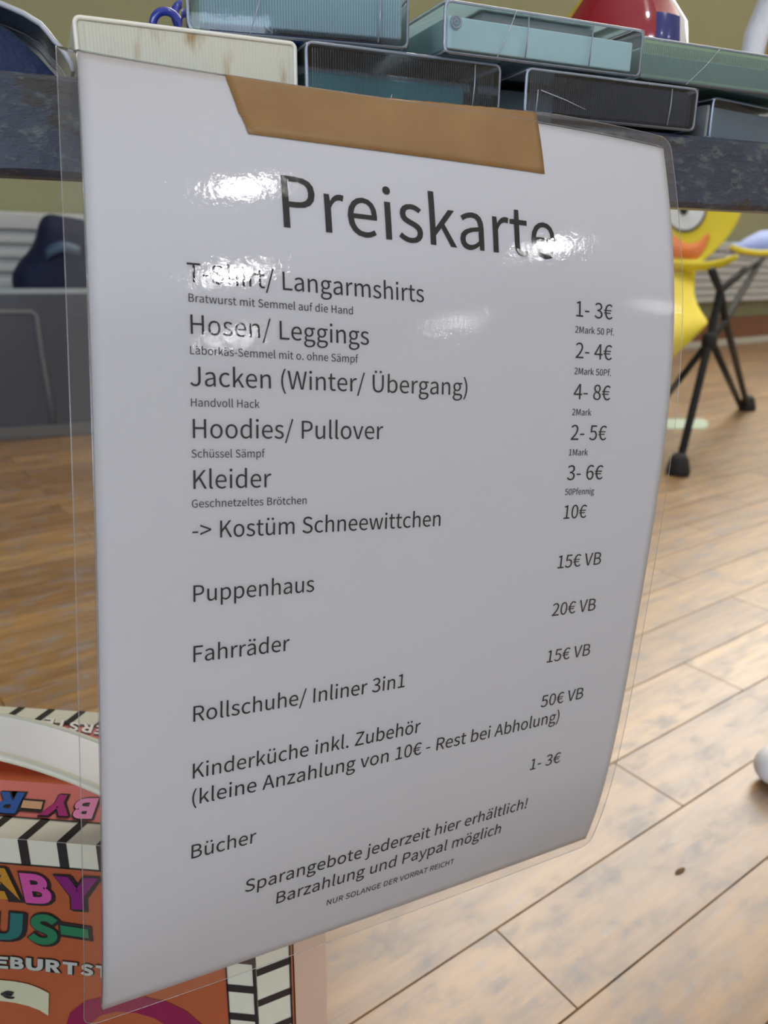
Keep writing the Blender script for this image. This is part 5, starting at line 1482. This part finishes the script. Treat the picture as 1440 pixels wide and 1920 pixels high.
# ================================================================== CHILD'S CAMPING CHAIR WITH DUCK FACE
nearF, farF = at_z(1270, 889, 0.0), at_z(1400, 769, 0.0)
fdir = (farF - nearF).normalized()
cz_ = math.atan2(fdir.y, fdir.x) - math.pi / 2
CI = xf(nearF, cz_).inverted()
CW = 0.52
chair = thing('camping_chair', 'yellow duck face folding camping chair with black tube legs', 'chair', nearF, cz_)


def ch_x(px, py, x):        # point of a pixel on the chair's plane x = const (local)
    o = CI @ Vector((0, 0, CAM_H))
    d = (CI.to_3x3() @ ray(px, py))
    t = (x - o.x) / d.x
    return o + d * t


def ch_y(px, py, y0, k=0.0, zr_=0.0):   # point on the plane y = y0 + k (z - zr)
    o = CI @ Vector((0, 0, CAM_H))
    d = (CI.to_3x3() @ ray(px, py))
    t = (y0 + k * (o.z - zr_) - o.y) / (d.y - k * d.z)
    return o + d * t


M_tube = plain('black_tube', (0.022, 0.024, 0.026), rough=0.6, spec=0.25)
M_foot = plain('black_rubber', (0.012, 0.012, 0.012), rough=0.7)
M_yel = plain('yellow_chair_fabric', (0.74, 0.60, 0.035), rough=0.7, bump=0.12, bscale=25, var=0.08, vscale=9)
hub = ch_x(1330, 640, 0)
low = ch_x(1360, 600, 0)
upr = ch_x(1432, 478, 0)
pst = ch_x(1350, 545, 0)
top_ = ch_x(1335, 508, 0)
FF = CI @ farF
RT = 0.0085


def mir(p):
    return Vector((-CW - p.x, p.y, p.z))


def side_tubes(fl):
    T = []
    def tb(*pts, r=RT):
        obj('leg', MB().tube([fl(Vector(p)) for p in pts], r, seg=12), M_tube, chair, smooth=True)
    tb((0, 0, 0.012), hub, pst, top_, r=RT)
    tb((FF.x, FF.y, 0.012), low, pst)
    tb(upr, low, hub)
    tb((FF.x - 0.02, FF.y, 0.012), ch_x(1338, 648, -0.02) * 1.0)
    tb(upr + Vector((0, 0, 0)), pst)
    for q in ((0, 0, 0.0), (FF.x, FF.y, 0.0)):
        q = Vector(q)
        obj('foot_cap', MB().lathe([(0.0, 0.0), (0.024, 0.0), (0.026, 0.008), (0.019, 0.035), (0.012, 0.045), (0.0, 0.045)], 18, c=fl(q)), M_foot, chair, smooth=True)
    obj('hub_joint', MB().lathe([(0.0, -0.018), (0.015, -0.016), (0.017, 0), (0.015, 0.016), (0.0, 0.018)], 14, c=fl(hub)), M_foot, chair, smooth=True)


side_tubes(lambda p: p)
side_tubes(mir)
# front and rear cross braces
far_l = CI @ at_z(1195, 822, 0.0)
for a, b_ in ((hub, Vector((far_l.x, far_l.y, 0.015))), (mir(hub), mir(Vector((far_l.x, far_l.y, 0.015))))):
    obj('cross_brace', MB().tube([a, b_], RT * .9, seg=10), M_tube, chair, smooth=True)

# cloth: back, waist and seat as one sling; right boundary measured, mirrored on the left
BK0, BKK, BZR = 0.44, 0.35, 0.44
edge = [(1402, 345, None), (1399, 372, None), (1391, 402, None), (1380, 425, None), (1366, 446, None), (1349, 466, None), (1331, 482, None), (1312, 495, None), (1304, 512, 0.40), (1302, 540, 0.36), (1304, 562, 0.30), (1314, 585, 0.20), (1331, 604, 0.10)]
right = []
for px, py, y_ in edge:
    right.append(ch_y(px, py, BK0, BKK, BZR) if y_ is None else ch_y(px, py, y_))
rows = []
for i, p in enumerate(right):
    L_ = mir(p)
    row = []
    for k in range(25):
        f = k / 24
        q = p.lerp(L_, f)
        s4 = 4 * f * (1 - f)
        if i <= 7:
            q.y += 0.035 * s4
        elif i >= 10:
            q.z -= 0.05 * s4 * (i - 9) / 3
        row.append(q)
    rows.append(row)
# front hem of the seat, hanging
hem = []
for q in rows[-1]:
    pass
hp = [ch_y(1331 - 63 * k / 6, 606 + 50 * k / 6, 0.085) for k in range(7)]
row = []
for k in range(25):
    f = k / 24
    q = rows[-1][k].copy()
    d_ = 0.004 + 0.085 * min(1.0, 4 * f * (1 - f) * 1.6)
    row.append(Vector((q.x, q.y - 0.012, q.z - d_)))
rows.append(row)
# rounded top of the head above
tp = right[0]
cap_rows = []
for j_ in range(6, 0, -1):
    a = math.radians(90 * j_ / 6)
    wz = 0.16 * math.sin(a)
    sh = math.cos(a)
    rr_ = []
    for k in range(25):
        f = k / 24
        x = -CW / 2 + (tp.x + CW / 2) * (1 - 2 * f) * max(0.02, sh)
        rr_.append(Vector((x, tp.y + BKK * wz + 0.035 * 4 * f * (1 - f), tp.z + wz)))
    cap_rows.append(rr_)
mb = MB().quad_grid(cap_rows + rows)
cl = obj('cloth_sling', mb, M_yel, chair, smooth=True)
md = cl.modifiers.new('t', 'SOLIDIFY')
md.thickness = 0.006
s_ = cl.modifiers.new('s', 'SUBSURF')
s_.levels = s_.render_levels = 1

def back_pt(px, py, off):
    q = ch_y(px, py, BK0 - off, BKK, BZR)
    # follow the hollow of the back
    i = min(range(8), key=lambda m_: abs(right[m_].z - q.z))
    wR = right[i].x
    f = (wR - q.x) / max(0.05, (wR - (-CW - wR)))
    f = min(1, max(0, f))
    q.y += 0.035 * 4 * f * (1 - f)
    return q

def patch(name, outline, mat, off, mirror=True):
    pts_ = [back_pt(x, y, off) for x, y in outline]
    c = sum(pts_, Vector()) / len(pts_)
    for m_ in ((False, True) if mirror else (False,)):
        P = [mir(p) if m_ else p for p in pts_]
        cc = mir(c) if m_ else c
        mb_ = MB()
        n0 = len(P)
        mb_.v = [tuple(p) for p in P] + [tuple(cc + Vector((0, -0.004, 0)))] + [tuple(p + Vector((0, 0.004, 0))) for p in P]
        for k in range(n0):
            mb_.f.append((k, (k + 1) % n0, n0))
            mb_.f.append((k, (k + 1) % n0, n0 + 1 + (k + 1) % n0, n0 + 1 + k))
            mb_.m += [0, 0]
        obj(name, mb_, mat, chair)
M_eyew = plain('white_eye_print', (0.72, 0.76, 0.82), rough=0.6)
M_eyeb = plain('dark_eye_print', (0.02, 0.022, 0.02), rough=0.6)
M_beak = plain('orange_beak_print', (0.80, 0.22, 0.055), rough=0.6)
ell = lambda cx, cy, a, b_: [(cx + a * math.cos(2 * math.pi * k / 28), cy + b_ * math.sin(2 * math.pi * k / 28)) for k in range(28)]
patch('eye_outline', ell(1280, 384, 43, 52), plain('eye_outline_print', (0.13, 0.13, 0.08), rough=0.6), 0.009)
patch('eye', ell(1279, 382, 40, 48), M_eyew, 0.013)
patch('pupil', ell(1277, 388, 9, 14), M_eyeb, 0.019)
# beak across the middle, right half measured and mirrored
bk = [(1329, 436), (1327, 446), (1322, 462), (1313, 476), (1303, 487), (1285, 485), (1262, 482)]
bt_ = [(1323, 438), (1310, 450), (1298, 456), (1285, 456), (1275, 453), (1266, 447), (1258, 440)]
lo_, up_ = [back_pt(x, y, 0.010) for x, y in bk], [back_pt(x, y, 0.010) for x, y in bt_]
mb = MB()
mb.quad_grid([up_ + [mir(p) for p in up_[::-1]], [u_.lerp(l_, .5) + Vector((0, -0.006, 0)) for u_, l_ in zip(up_ + [mir(p) for p in up_[::-1]], lo_ + [mir(p) for p in lo_[::-1]])], lo_ + [mir(p) for p in lo_[::-1]]])
o = obj('beak', mb, M_beak, chair, smooth=True)
md = o.modifiers.new('t', 'SOLIDIFY')
md.thickness = 0.005
# arm straps, yellow
for fl in ((lambda p: p), mir):
    pts_ = [ch_y(1262, 497, 0.40), ch_y(1300, 498, 0.385), ch_y(1330, 498, 0.36), ch_y(1358, 492, 0.33), ch_y(1381, 482, 0.30)]
    mb = MB()
    rows = []
    for p, hh in zip(pts_, (0.010, 0.012, 0.012, 0.011, 0.008)):
        rows.append([fl(p + Vector((0, -0.012, hh * .8))), fl(p + Vector((0, -0.016, 0))), fl(p + Vector((0, -0.010, -hh))), fl(p + Vector((0, 0.012, -hh * .6))), fl(p + Vector((0, 0.014, hh * .8)))])
    mb.quad_grid(rows, closed=True)
    mb.face(rows[0])
    mb.face(rows[-1])
    obj('arm_strap', mb, M_yel, chair, smooth=True)
    # blue wing shaped armrest with yellow hem
    up2 = [(1372, 462), (1385, 455), (1402, 444), (1425, 433), (1452, 430), (1480, 436)]
    lo2 = [(1372, 464), (1388, 470), (1404, 473), (1425, 475), (1452, 474), (1480, 466)]
    yd = [0.50, 0.52, 0.55, 0.58, 0.60, 0.62]
    U_ = [ch_y(x, y, d_) for (x, y), d_ in zip(up2, yd)]
    L2 = [ch_y(x, y, d_ - 0.10) for (x, y), d_ in zip(lo2, yd)]
    mb = MB()
    mb.quad_grid([[fl(p) for p in U_], [fl(a.lerp(b_, .5) + Vector((0, 0, 0.01))) for a, b_ in zip(U_, L2)], [fl(p) for p in L2]])
    w_o = obj('wing_armrest', mb, plain('blue_wing_fabric', (0.22, 0.29, 0.58), rough=0.7), chair, smooth=True)
    md = w_o.modifiers.new('t', 'SOLIDIFY')
    md.thickness = 0.012
    obj('wing_hem', MB().tube([fl(p) for p in L2], 0.007, seg=8), M_yel, chair, smooth=True)

# ================================================================== SMALL THINGS ON THE FLOOR
rb_ = 0.0165
c0 = at_z(1452, 1436, rb_)
mb = MB().lathe([(0.0, -rb_)] + [(rb_ * math.sin(math.radians(a)), -rb_ * math.cos(math.radians(a)) ) for a in range(12, 180, 12)] + [(0.0, rb_)], 28)
ball = obj('toy_ball', mb, plain('white_plastic', (0.85, 0.86, 0.90), rough=0.4), None, smooth=True)
ball.location = c0
tag(ball, 'small white round toy on the parquet at the right edge', 'toy')
cp = at_z(1275, 1634, 0.0)
mb = MB()
rows = []
for i in range(5):
    a = -1 + i / 2
    rows.append([(0.0055 * a + 0.0008 * mnoise.noise(Vector((i, k, 0))), (k - 2) * 0.0011 * math.sqrt(max(.1, 1 - a * a)), 0.0004 + 0.0009 * (1 - abs(a)) * (1 - abs(k - 2) / 2)) for k in range(5)])
mb.quad_grid(rows)
cr_ = obj('crumb', mb, plain('brown_crumb', (0.12, 0.055, 0.02), rough=0.8), None, smooth=True)
cr_.location = (cp.x, cp.y, 0.0)
cr_.rotation_euler = (0, 0, 0.2)
tag(cr_, 'small brown crumb lying on the bright parquet', 'crumb')
q = [at_z(x, y, 0.0) for x, y in ((1250, 786), (1318, 786), (1328, 792), (1326, 802), (1316, 805), (1250, 805))]
mo = sum(q, Vector()) / len(q)
mb = MB().face([p + Vector((0, 0, 0.0012)) for p in q])
fm = obj('floor_tape', mb, plain('pale_green_tape', (0.42, 0.52, 0.42), rough=0.5), None, origin=(mo.x, mo.y, 0))
tag(fm, 'short pale green tape strip on the floor under the duck chair', 'tape')
